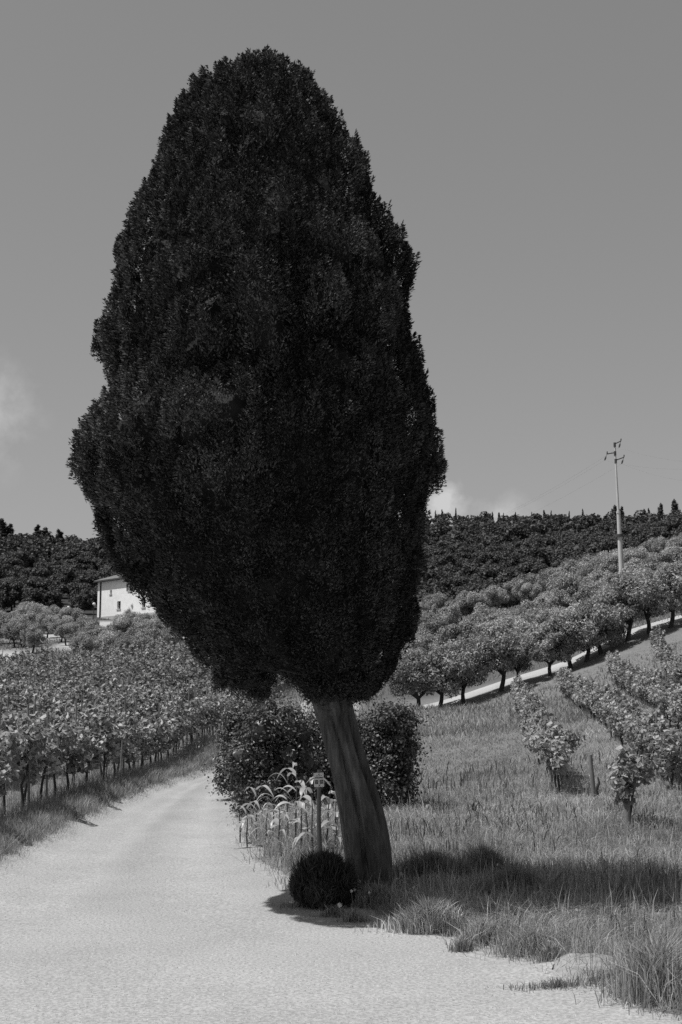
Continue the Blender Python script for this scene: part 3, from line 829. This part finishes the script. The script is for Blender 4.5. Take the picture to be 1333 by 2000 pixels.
def olive(x, y, sc, label, group=None, sink=.05):
    e = empty('olive_tree', (x, y, hz(x, y) - sink), R.uniform(0, 6.28), (sc * R.uniform(.9, 1.1), sc * R.uniform(.9, 1.1), sc))
    a, b = OL[R.integers(0, len(OL))]
    add('crown', a, None, e); add('trunk', b, None, e)
    tag(e, label, 'olive tree', group); return e
ORD = ['first', 'second', 'third', 'fourth', 'fifth', 'sixth', 'seventh', 'eighth', 'ninth', 'tenth', 'eleventh', 'twelfth', 'thirteenth']
for k, (u, v, sc) in enumerate(((815, 1396, 1.0), (858, 1390, 1.08), (905, 1376, 1.05), (978, 1352, 1.12), (1010, 1345, .95), (1075, 1335, .85), (1116, 1309, 1.0), (1145, 1296, 1.08), (1175, 1280, 1.05), (1226, 1257, 1.12), (1269, 1237, 1.08), (1310, 1221, 1.15), (1352, 1208, 1.1))):
    d = 87.2 + (u - 820) * .012; x = at(u, v, d)[0]
    olive(x, d, sc * 1.16, 'olive tree along the pale track, %s counted from the cypress' % ORD[k], 'olive trees along the pale track')
for k in range(75):
    for _ in range(40):
        u = R.uniform(800, 1400); d = R.uniform(101, 165)
        break
    x = (u - 666.5) / F_PX * d
    olive(x, d, R.uniform(.85, 1.15), 'olive tree on the slope above the pale track', 'olive trees above the track', .1)
for k in range(70):
    u = R.uniform(-30, 420); d = R.uniform(138, 195) if k > 6 else R.uniform(122, 134)
    if 140 < u < 330 and d > 160: continue
    x = (u - 666.5) / F_PX * d
    olive(x, d, R.uniform(.75, 1.1), 'small olive tree on the slope below the white house', 'olive trees below the white house', .1)

# ------------------------------------------------------------------ wood on the hills
def wood_mesh(rng, n, size, lobes=22, h=6.0):
    lob = []
    for k in range(lobes):
        a = rng.uniform(0, 6.28); r = rng.uniform(.2, 2.1); z = h * .28 + rng.random() * h * .55 * (1 - .3 * r / 2.1)
        q = rng.uniform(.6, 1.2)
        lob.append((r * math.cos(a), r * math.sin(a), z, q, q, q * rng.uniform(.75, 1.1)))
    return lob, lobes_foliage(lob, n, size, size * .75, rng, .3, .7, .4, .15, nup=.4)
WM = []
for k in range(6):
    lob, fol = wood_mesh(R, 2600, .42)
    tk = tube([(0, 0, -.6), (.05, 0, 1.2), (0, .1, 2.6)], [.2, .15, .1], 7)
    a, b = np_mesh('wood_crown', fol), np_mesh('wood_trunk', tk, True)
    a.materials.append(M['wood']); b.materials.append(M['dark_bark']); WM.append((a, b))
ws = []
for k in range(9000):
    d = math.sqrt(R.uniform(170 ** 2, 470 ** 2)); u = R.uniform(-60, 1400)
    x = (u - 666.5) / F_PX * d
    if u < 560 and d < 212: continue
    if 176 < u < 420 and d < 226: continue
    if u >= 560 and d < 172 + 6 * math.sin(u * .05): continue
    ws.append((d, x, u))
keep = []
cell = {}
for d, x, u in ws:
    mn = 3.6 + d * .0035
    key = (int(x // 6), int(d // 6)); ok = True
    for a in (-1, 0, 1):
        for b in (-1, 0, 1):
            for (xx, dd) in cell.get((key[0] + a, key[1] + b), ()):
                if (xx - x) ** 2 + (dd - d) ** 2 < mn * mn: ok = False
    if ok: cell.setdefault(key, []).append((x, d)); keep.append((d, x, u))
vis = sorted([w for w in keep if not (300 < w[2] < 815)])
hid = [w for w in keep if 300 < w[2] < 815]
ind = vis[:270]; rest = vis[270:] + hid
for d, x, u in ind:
    sc = R.uniform(.7, 1.15)
    e = empty('woodland_tree', (x, d, hz(x, d) - .3), R.uniform(0, 6.28), (sc * R.uniform(.9, 1.15), sc * R.uniform(.9, 1.15), sc))
    a, b = WM[R.integers(0, 6)]
    add('crown', a, None, e); add('trunk', b, None, e)
    left = u < 560
    tag(e, 'broadleaf tree at the foot of the wooded hill behind the white house' if left else 'broadleaf tree on the lower wooded hillside beyond the olives', 'tree', 'lower trees of the left wood' if left else 'lower trees of the right wood')
LOWW = [wood_mesh(R, 330, .88, 14)[1] for _ in range(6)]
far = []
zs = height(np.array([w[1] for w in rest]), np.array([w[0] for w in rest]))
for (d, x, u), z in zip(rest, zs):
    T = LOWW[R.integers(0, 6)]; sc = R.choice([R.uniform(.65, .95), R.uniform(.9, 1.3)]) * (0.8 if d > 395 else 1); a = R.uniform(0, 6.28); c_, s_ = math.cos(a), math.sin(a)
    tn = R.uniform(.6, 1.3)
    V_ = T[0][0] * sc
    far.append((np.stack([V_[:, 0] * c_ - V_[:, 1] * s_ + x, V_[:, 0] * s_ + V_[:, 1] * c_ + d, V_[:, 2] + z - .4], -1), T[0][1], T[0][2] * tn))
tag(add('woods', np_mesh('woods', far), M['wood']), 'distant mass of trees covering the hills up to the ridge', kind='stuff')

# ridge cypresses
def slim(rng, fat=1.0, n=900):
    lob = []
    for k in range(9):
        z = .5 + 5.0 * k / 9; q = fat * (.62 * (1 - (k / 9.3) ** 1.6) + .10)
        lob.append((rng.normal() * .08, rng.normal() * .08, z, q, q, .55))
    return np_mesh('cypress_spire', lobes_foliage(lob, n, .34, .12, rng, 1.0, .8, .3))
SL = [slim(R, .75), slim(R, 1.0), slim(R, 1.5)]
for m_ in SL: m_.materials.append(M['far_cypress'])
SLT = np_mesh('spire_trunk', tube([(0, 0, -1), (0, 0, .8)], [.16, .12], 6), True); SLT.materials.append(M['dark_bark'])
def ridge(u, vt, d, k, label, group, wide=1.0):
    p = at(u, vt, d); z = hz(p[0], d); h = max(p[2] - z, 2.5)
    e = empty('ridge_cypress', (p[0], d, z - .2), R.uniform(0, 6), (h / 5.6 * wide, h / 5.6 * wide, (h + .2) / 5.75))
    add('crown', SL[k], None, e); add('trunk', SLT, None, e)
    tag(e, label, 'tree', group)
ridge(4, 1010, 410, 2, 'dark pointed conifer at the left end of the skyline', None, 1.875)
ridge(20, 1020, 412, 1, 'small dark conifer beside the tallest one at the left of the skyline', None, 2.25)
ridge(75, 1022, 412, 0, 'slim columnar cypress on the left skyline', None, 2.25)
ridge(90, 1027, 414, 2, 'broad dark cypress next to the slim one on the left skyline', None, 1.9500000000000002)
ridge(117, 1031, 414, 1, 'small pointed cypress on the left skyline, the last before the big cypress', None, 2.25)
for k, (u, vt) in enumerate(((851, 995), (864, 993), (891, 990), (947, 1000), (962, 998), (975, 999), (984, 1000), (1007, 998), (1039, 998), (1063, 994), (1077, 995), (1112, 996), (1138, 992))):
    ridge(u, vt, 440, int(k % 2), 'tiny cypress spire on the skyline right of the big cypress', 'cypress spires on the right skyline', float(R.uniform(.7, 1.3)))
ridge(1200, 984, 420, 2, 'dark tree on the skyline left of the utility pole', None, 1.2)
ridge(1214, 986, 420, 1, 'dark tree on the skyline right behind the utility pole', None, 1.3)
ridge(1258, 992, 420, 2, 'small dark cypress on the skyline right of the utility pole', None, .9)
ridge(1267, 990, 420, 0, 'slimmer cypress of the pair on the skyline right of the pole', None, 1.)
ridge(1290, 980, 415, 2, 'bushy tree on the skyline before the right edge', None, 1.)
ridge(1318, 972, 410, 2, 'tallest dark tree on the skyline at the right edge', None, 1.15)

# ------------------------------------------------------------------ white house
HD = 208.0
hp = at(190, 1206, HD)
ha = math.radians(52)                                   # the long wall faces left of the camera
house = empty('white_house', (hp[0], HD, hp[2] - .3), 0)
ux = np.array([math.cos(ha), -math.sin(ha)])           # along the front wall, away from the visible corner
nrm = np.array([-math.sin(ha), -math.cos(ha)])         # out of the front wall
HL, HW, HH = 20.0, 9.5, 5.75
def hpnt(a, b, z): q = ux * a - nrm * b; return np.array([q[0], q[1], z])
def hbox(a0, a1, b0, b1, z0, z1):
    V = np.array([hpnt(a, b, z) for a in (a0, a1) for b in (b0, b1) for z in (z0, z1)])
    return (V, np.array([[0, 1, 3, 2], [4, 6, 7, 5], [0, 4, 5, 1], [2, 3, 7, 6], [0, 2, 6, 4], [1, 5, 7, 3]]))
wins = [(4.0, 4.65, 3.7, 4.35), (6.4, 7.5, 1.3, 2.5), (9.7, 10.7, 3.9, 5.0), (14.0, 15.0, 1.2, 2.6), (14.0, 15.0, 3.9, 5.0)]
# front wall as a grid with real openings
xs = sorted({0.0, HL} | {w[0] for w in wins} | {w[1] for w in wins}); zs2 = sorted({-4.0, HH} | {w[2] for w in wins} | {w[3] for w in wins})
fw = []
for a0, a1 in zip(xs[:-1], xs[1:]):
    for z0, z1 in zip(zs2[:-1], zs2[1:]):
        m_ = ((a0 + a1) / 2, (z0 + z1) / 2)
        if any(w[0] < m_[0] < w[1] and w[2] < m_[1] < w[3] for w in wins): continue
        fw.append(hbox(a0, a1, 0, .4, z0, z1))
fw += [hbox(0, .4, .4, HW, -4, HH), hbox(HL - .4, HL, .4, HW, -4, HH), hbox(.4, HL - .4, HW - .4, HW, -4, HH)]
add('wall', np_mesh('house_wall', fw), M['plaster'], house)
pl_ = add('plinth', np_mesh('house_plinth', [hbox(-.05, HL, -.06, -.003, -4.0, .35)]), M['stone'], house)
ov = .42
ea = [hpnt(-ov, -ov, HH), hpnt(HL + ov, -ov, HH), hpnt(HL + ov, HW + ov, HH), hpnt(-ov, HW + ov, HH)]
rd = [hpnt(HW / 2, HW / 2, HH + 2.0), hpnt(HL - HW / 2, HW / 2, HH + 2.0)]
up_ = np.array([0, 0, .16])
Vr = np.array([e + up_ for e in ea] + rd + ea)
add_roof = add('roof', np_mesh('house_roof', [(Vr[[0, 1, 5, 4]], [[0, 1, 2, 3]]), (Vr[[2, 3, 4, 5]], [[0, 1, 2, 3]]), (Vr[[0, 4, 3]], [[0, 1, 2]]), (Vr[[1, 2, 5]], [[0, 1, 2]]),
    (Vr[[6, 7, 8, 9]], [[0, 3, 2, 1]]), (Vr[[0, 1, 7, 6]], [[0, 3, 2, 1]]), (Vr[[1, 2, 8, 7]], [[0, 3, 2, 1]]), (Vr[[2, 3, 9, 8]], [[0, 3, 2, 1]]), (Vr[[3, 0, 6, 9]], [[0, 3, 2, 1]])]), M['roof'], house)
# rows of tiles on the front and left slopes
tl_ = []
for k in range(58):
    a = -ov + (HL + 2 * ov) * (k + .5) / 58
    lim = min(1.0, (a + ov) / (HW / 2 + ov), (HL + ov - a) / (HW / 2 + ov))
    p0 = hpnt(a, -ov - .05, HH + .19); p1 = hpnt(a, -ov + (HW / 2 + ov) * lim, HH + .19 + 1.84 * lim)
    tl_ += tube([p0, (p0 + p1) / 2, p1], .095, 6)
for k in range(34):
    b = -ov + (HW + 2 * ov) * (k + .5) / 34
    lim = min(1.0, (b + ov) / (HW / 2 + ov), (HW + ov - b) / (HW / 2 + ov))
    p0 = hpnt(-ov - .05, b, HH + .19); p1 = hpnt(-ov + (HW / 2 + ov) * lim, b, HH + .19 + 1.84 * lim)
    tl_ += tube([p0, (p0 + p1) / 2, p1], .095, 6)
tt_ = add('tile_rows', np_mesh('tile_rows', tl_, True), M['roof'], add_roof); tt_['kind'] = 'stuff'
ch = add('chimney', np_mesh('chimney', [hbox(5.6, 6.5, 1.9, 2.5, HH + .6, HH + 2.15), hbox(5.5, 6.6, 1.8, 2.6, HH + 2.15, HH + 2.3)]), M['plaster'], add_roof)
add('chimney', np_mesh('chimney', [hbox(5.3, 5.9, 3.4, 4.0, HH + 1.1, HH + 2.35), hbox(5.2, 6.0, 3.3, 4.1, HH + 2.35, HH + 2.5)]), M['stone'], add_roof)
for w in wins:
    o = add('window', np_mesh('window_pane', [hbox(w[0] - .02, w[1] + .02, .30, .34, w[2] - .02, w[3] + .02)]), M['dark'], house)
    add('frame', np_mesh('window_frame', [hbox((w[0] + w[1]) / 2 - .03, (w[0] + w[1]) / 2 + .03, .24, .298, w[2], w[3]), hbox(w[0], w[1], .24, .296, (w[2] + w[3]) / 2 - .03, (w[2] + w[3]) / 2 + .03)]), M['shutter'], o)
    if w[0] > 3: add('sill', np_mesh('window_sill', [hbox(w[0] - .12, w[1] + .12, -.13, .2, w[2] - .12, w[2] - .004)]), M['stone'], o)
w = wins[2]
for a0, a1 in ((w[0] - .42, w[0] - .01), (w[1] + .01, w[1] + .42)):
    sh = add('shutter', np_mesh('shutter', [hbox(a0, a1, -.06, -.004, w[2], w[3])]), M['shutter'], house)
dp = [hpnt(1.15, -.06, HH - .05), hpnt(1.15, -.13, 4.9), hpnt(1.15, -.13, 2.5), hpnt(1.15, -.16, -.6)]
add('downpipe', np_mesh('downpipe', tube(dp, .10, 8), True), M['dark'], house)
add('gutter', np_mesh('gutter', tube([hpnt(-ov, -ov - .1, HH + .02), hpnt(HL / 2, -ov - .1, HH + .02), hpnt(HL + ov, -ov - .1, HH + .02)], .10, 8), True), M['dark'], house)
tag(house, 'white plastered farmhouse with a low tiled hip roof on the slope', 'house')
# terrace wall left of the house, lamp globes, small tree before the wall
tw = empty('terrace_wall', tuple(at(125, 1209, 206) + np.array([0, 0, -.3])))
for r_ in range(2):
    for k in range(13):
        add('stone', np_mesh('terrace_stone', [box((k * .62 - 3.6 + .3 * (r_ % 2) + R.normal() * .02, R.normal() * .03, .15 + r_ * .33), (.59, .45 + R.normal() * .02, .31))]), M['stone'], tw)
tag(tw, 'low stone terrace wall left of the white house', 'wall')
for u, v, lab in ((184, 1181, 'round white garden lamp beside the corner of the white house'), (134, 1188, 'round white garden lamp above the terrace wall')):
    p = at(u, v, 205.5); z = hz(p[0], 205.5)
    e = empty('garden_lamp', (p[0], 205.5, z)); h = p[2] - z
    add('post', np_mesh('lamp_post', tube([(0, 0, -.2), (0, 0, h)], [.05, .05], 8), True), M['dark'], e)
    add('globe', np_mesh('lamp_globe', [ico((0, 0, h + .1), .24)], True), M['lamp'], e)
    tag(e, lab, 'lamp')
p = at(262, 1206, 200); olive(p[0], 200, .8, 'small forked tree in front of the white house wall', None)

# ------------------------------------------------------------------ utility pole and wires
PD = 118.0
pt_ = at(1201, 866, PD); pb = at(1217, 1140, PD)
zb = hz(pb[0], PD)
pole = empty('utility_pole', (pb[0], PD, zb))
H = pt_[2] - zb; lx = pt_[0] - pb[0]
def pp(z, dx=0, dy=0): return (lx * z / H + dx, dy, z)
ppm = F_PX / PD
z1 = at(1209, 1000, PD)[2] - zb
add('shaft', np_mesh('pole_shaft', tube([pp(-.5), pp(z1 * .5), pp(z1)], [.27, .22, .17], 14), True), M['concrete'], pole)
add('mast', np_mesh('pole_mast', tube([pp(z1 - .1), pp(z1 + (H - z1) * .5), pp(H)], [.12, .09, .075], 10), True), M['concrete'], pole)
z2 = at(1212, 1046, PD)[2] - zb
add('collar', np_mesh('pole_collar', tube([pp(z2 - .12), pp(z2 + .12)], [.34, .34], 14)), M['iron'], pole)
add('collar', np_mesh('pole_collar', tube([pp(z1 - .14), pp(z1 + .05)], [.20, .20], 14)), M['concrete'], pole)
ends = []
def arm(u0, v0, u1, v1, u2, v2):
    a = at(u0, v0, PD); b = at(u1, v1, PD); c = at(u2, v2, PD)
    o0 = np.array([pb[0], PD, zb])
    a, b, c = a - o0, b - o0, c - o0
    m = add('cross_arm', np_mesh('cross_arm', tube([a, b], .05, 8)), M['iron'], pole)
    ins = tube([b, b * .6 + c * .4], .018, 6) + tube([b * .6 + c * .4, b * .3 + c * .7, c], [.05, .08, .05], 8)
    add('insulator', np_mesh('insulator', ins, True), M['iron'], pole)
    add('bracket', np_mesh('arm_bracket', tube([a + np.array([0, 0, -.28]), a + np.array([0, 0, .12])], .11, 8)), M['iron'], pole)
    add('pin', np_mesh('arm_pin', tube([b, b + np.array([.03, 0, .22])], .05, 8)), M['iron'], pole)
    ends.append(c + o0)
arm(1201, 867, 1213, 861.5, 1209.5, 874)
arm(1203, 899, 1219, 893, 1214.5, 906)
arm(1201.8, 884, 1186, 886.5, 1181.5, 899)
tag(pole, 'tall slender concrete utility pole with three short cross arms', 'utility pole')
labs = ['topmost power wire running from the utility pole', 'lower right power wire running from the utility pole', 'left power wire running from the utility pole']
for e_, lab, rv in zip(ends, labs, (876, 921, 880)):
    rgt = at(1480, rv + 18, 108); lft = at(560, 1118 if e_ is not ends[2] else 1105, 170)
    pts = []
    for a, b, sg in ((lft, e_, 3.0), (e_, rgt, .8)):
        for q in np.linspace(0, 1, 26)[(1 if len(pts) else 0):]: pts.append(a * (1 - q) + b * q - np.array([0, 0, sg * 4 * q * (1 - q)]))
    o = add('power_wire', np_mesh('power_wire', tube(pts, .005, 5, False), True), M['wire']); tag(o, lab, 'wire', None)

# ------------------------------------------------------------------ grass
def blades(x, y, h, w, rng, tone, lean=0.35, seg=2):
    n = len(x); z = height(x, y) - 0.02
    a = rng.uniform(0, 2 * np.pi, n); d = np.stack([np.cos(a), np.sin(a)], -1) * (lean * h * np.abs(rng.normal(size=n)))[:, None]
    b = rng.uniform(0, 2 * np.pi, n); wx = np.cos(b) * w / 2; wy = np.sin(b) * w / 2
    o = np.zeros(n)
    base = np.stack([x, y, z], -1)
    wv = np.stack([wx, wy, o], -1)
    mid = base + np.stack([d[:, 0] * .35, d[:, 1] * .35, h * .6], -1); tip = base + np.stack([d[:, 0], d[:, 1], h * (1 - .25 * np.minimum(lean, 1))], -1)
    if seg == 1:
        V = np.stack([base - wv, base + wv, tip], 1).reshape(-1, 3)
        return [(V, np.arange(3 * n).reshape(n, 3), np.repeat(tone, 3))]
    V = np.stack([base - wv, base + wv, mid + wv * .8, mid - wv * .8, tip], 1).reshape(-1, 3)
    k = np.arange(n)[:, None] * 5
    tn = np.repeat(tone, 5)
    return [(V, np.concatenate([k + np.array([0, 1, 2]), k + np.array([0, 2, 3]), k + np.array([3, 2, 4])]), tn)]
def fbm(x, y, s):
    return (np.sin(x * 1.1 / s + 2 * np.sin(y * .7 / s)) * np.sin(y * 1.3 / s + 1.7 * np.sin(x * .6 / s + 1)) + .5 * np.sin(x * 2.7 / s + y * 1.9 / s) * np.sin(y * 3.1 / s - x * 2.2 / s + 2)) / 1.5
G = []
# right meadow: density falls with distance so that it looks even
N1 = 300000
d = np.exp(R.uniform(np.log(9.5), np.log(91), N1)); s = R.uniform(-0.30, 0.31, N1); x = s * d
sd, lf = road_side(x, d)
ok = (sd > -0.02) & (~lf) & ~((d > 88.2) & (x > 3))
thin = np.clip(sd / .5, 0.12, 1) * np.where(((x - 2.35) / .5) ** 2 + ((d - 13.4) / .35) ** 2 < 1, .35, 1); ok &= R.random(N1) < thin
x, d, sd = x[ok], d[ok], sd[ok]; n = len(x)
patch = fbm(x, d, 1.6); patch2 = fbm(x + 9, d - 4, 4.5)
h = (0.20 + 0.11 * patch + 0.07 * patch2) * R.uniform(.55, 1.35, n) * np.clip(.35 + sd / 1.4, .35, 1) 
h = np.maximum(h, .06) * (1 + 1.1 * sstep(.4, 0, x) * sstep(17.8, 19, d) * sstep(28, 25, d))
tn = (0.98 + .42 * patch2 + .34 * fbm(x - 3, d + 7, .5)) * R.uniform(.6, 1.4, n)
w = np.clip(0.005 * d / 14, .005, .04)
near = d < 34
G += blades(x[near], d[near], h[near], w[near] * 1.15, R, tn[near], 1.0, 2)
G += blades(x[~near], d[~near], h[~near], w[~near] * 1.5, R, tn[~near], 1.0, 1)
# darker broad-leaved weeds scattered in clumps
n = 9000
d = np.exp(R.uniform(np.log(11), np.log(45), n)); x = R.uniform(-.08, .30, n) * d
sd, lf = road_side(x, d); ok = (sd > .4) & ~lf & (fbm(x * 1.7 + 3, d * .9, .9) > .18); x, d = x[ok], d[ok]; n = len(x)
G += blades(x, d, R.uniform(.18, .48, n), .012 * d / 14, R, R.uniform(.2, .6, n), .6, 2)
# ripe seed stalks standing above the rest
n = 5200
d = np.exp(R.uniform(np.log(11), np.log(40), n)); x = R.uniform(-.1, .30, n) * d
sd, lf = road_side(x, d); ok = (sd > .35) & ~lf; x, d = x[ok], d[ok]; n = len(x)
hh = R.uniform(.28, .55, n)
G += blades(x, d, hh, .004 * d / 14 + .002, R, R.uniform(1.1, 1.8, n), .3, 2)
# pale oat tuft at the road's edge, taller tufts in a darker tone right of the trunk
def tuft(u, v, ru, rd, n, h, tone, w=.009):
    p = plane_pt(u, v); a = R.uniform(0, 6.28, n); r = np.abs(R.normal(size=n)) * .55
    x = p[0] + ru * r * np.cos(a); y = p[1] + rd * r * np.sin(a)
    return blades(x, y, np.maximum(h * R.uniform(.4, 1.2, n) * (1 - .4 * r), .05), np.full(n, w), R, tone * R.uniform(.6, 1.35, n), .5, 2)
G += tuft(838, 1818, .52, .22, 2600, .38, 2.4, .012)
G += tuft(940, 1850, .35, .2, 900, .33, 1.4)
G += tuft(1040, 1870, .5, .25, 900, .3, 1.2)
G += tuft(690, 1800, .22, .1, 350, .22, 1.0); G += tuft(905, 1860, .16, .1, 350, .25, .9)
G += tuft(840, 1730, .75, .5, 3000, .50, .75); G += tuft(945, 1715, .6, .5, 2000, .5, .75); G += tuft(1010, 1760, .6, .4, 1500, .45, .8)
G += tuft(1075, 1890, .14, .08, 260, .2, 1.0); G += tuft(1120, 1868, .3, .1, 400, .22, 1.1); G += tuft(600, 1770, .45, .25, 500, .16, .8); G += tuft(655, 1790, .3, .12, 500, .2, .9); G += tuft(735, 1775, .3, .2, 900, .3, 1.0)
G += tuft(1090, 1935, .55, .16, 700, .16, .9); G += tuft(1290, 1960, .5, .5, 1500, .6, 1.2)
tag(add('grass', np_mesh('meadow_grass', G), M['grass']), 'tall uncut meadow grass on the right of the road', kind='stuff')
# left verge and vineyard floor
G2 = []
N2 = 90000
d = np.exp(R.uniform(np.log(12), np.log(75), N2)); l = np.interp(d, YS, EDGE_L)
x = l - np.abs(R.normal(size=N2)) * np.where(R.random(N2) < .6, 0.9, 5.0)
ok = (x > -.30 * d) & (d < 58) | ((d >= 58) & (x > -.3 * d) & (x < -.05 * d)); x, d, l = x[ok], d[ok], l[ok]; n = len(x)
h = np.clip(.10 + .12 * (l - x), .10, .27) * R.uniform(.5, 1.4, n)
G2 += blades(x, d, h, np.clip(.0065 * d / 14, .007, .04), R, (.95 + .25 * fbm(x, d, 1.5)) * R.uniform(.6, 1.4, n), .5, 1)
tag(add('verge_grass', np_mesh('verge_grass', G2), M['grass']), 'short grass on the verge left of the gravel road', kind='stuff')
# sparse turf under the vines and olives farther back
N3 = 60000
d = np.exp(R.uniform(np.log(60), np.log(205), N3)); x = R.uniform(-.29, .29, N3) * d
n = N3
G3 = blades(x, d, .35 * R.uniform(.5, 1.5, n), .06 * d / 70, R, .9 * R.uniform(.5, 1.4, n), .6, 1)
ok = (~((x < -3) & (d > 112) & (np.sin(x * .33 + 1) * np.sin(d * .21 + x * .05) > .05)) & ~((x > 3) & (d > 86.5) & (d < 96)))
V3, F3, T3 = G3[0]; G3 = [(V3, F3[ok], T3)]
tag(add('hill_grass', np_mesh('hill_grass', G3), M['grass']), 'rough grass on the far slopes under vines and olives', kind='stuff')

# wild flowers with pale round heads
FM = []
for k in range(3):
    hd = leaves(sphere_pts(46, R) * .019, sphere_pts(46, R), .022, .012, R)
    FM.append(np_mesh('flower_head', [hd, ico((0, 0, 0), .013) + (1.0,)]))
    FM[-1].materials.append(M['flower'])
FS = np_mesh('flower_stem', tube([(0, 0, -.05), (.015, 0, .5), (0, .01, 1.0)], [.0035, .003, .002], 5), True); FS.materials.append(M['grass'])
fl = [(664, 1768, 1.2), (784 - 20, 1707, 1.1), (752, 1706, .9), (784, 1709, 1.4), (776, 1718, .9), (703, 1722, .8), (693, 1738, .8), (687, 1741, .8), (722, 1744, .8), (808, 1735, .8), (855, 1712, .9), (1128, 1783, 1.5), (905, 1767, 1.1), (1213, 1710, .9), (1103, 1695, 1.0), (1308, 1905, 1.5), (1240, 1757, .9), (973, 1690, .9), (1045, 1745, .9), (1180, 1800, .9)]
for u, v, sc in fl:
    d = plane_pt(u, v + 38)[1]; p = at(u, v, d); z = hz(p[0], d); h = max(p[2] - z, .12)
    e = empty('meadow_flower', (p[0], d, z))
    so = add('stem', FS, None, e); so.scale = (1, 1, h)
    ho = add('flower_head', FM[R.integers(0, 3)], None, e, (0, 0.01, h)); ho.scale = (sc,) * 3
    tag(e, 'small pale round flower head on a thin stem in the meadow grass', 'flower', 'pale flowers in the meadow grass')
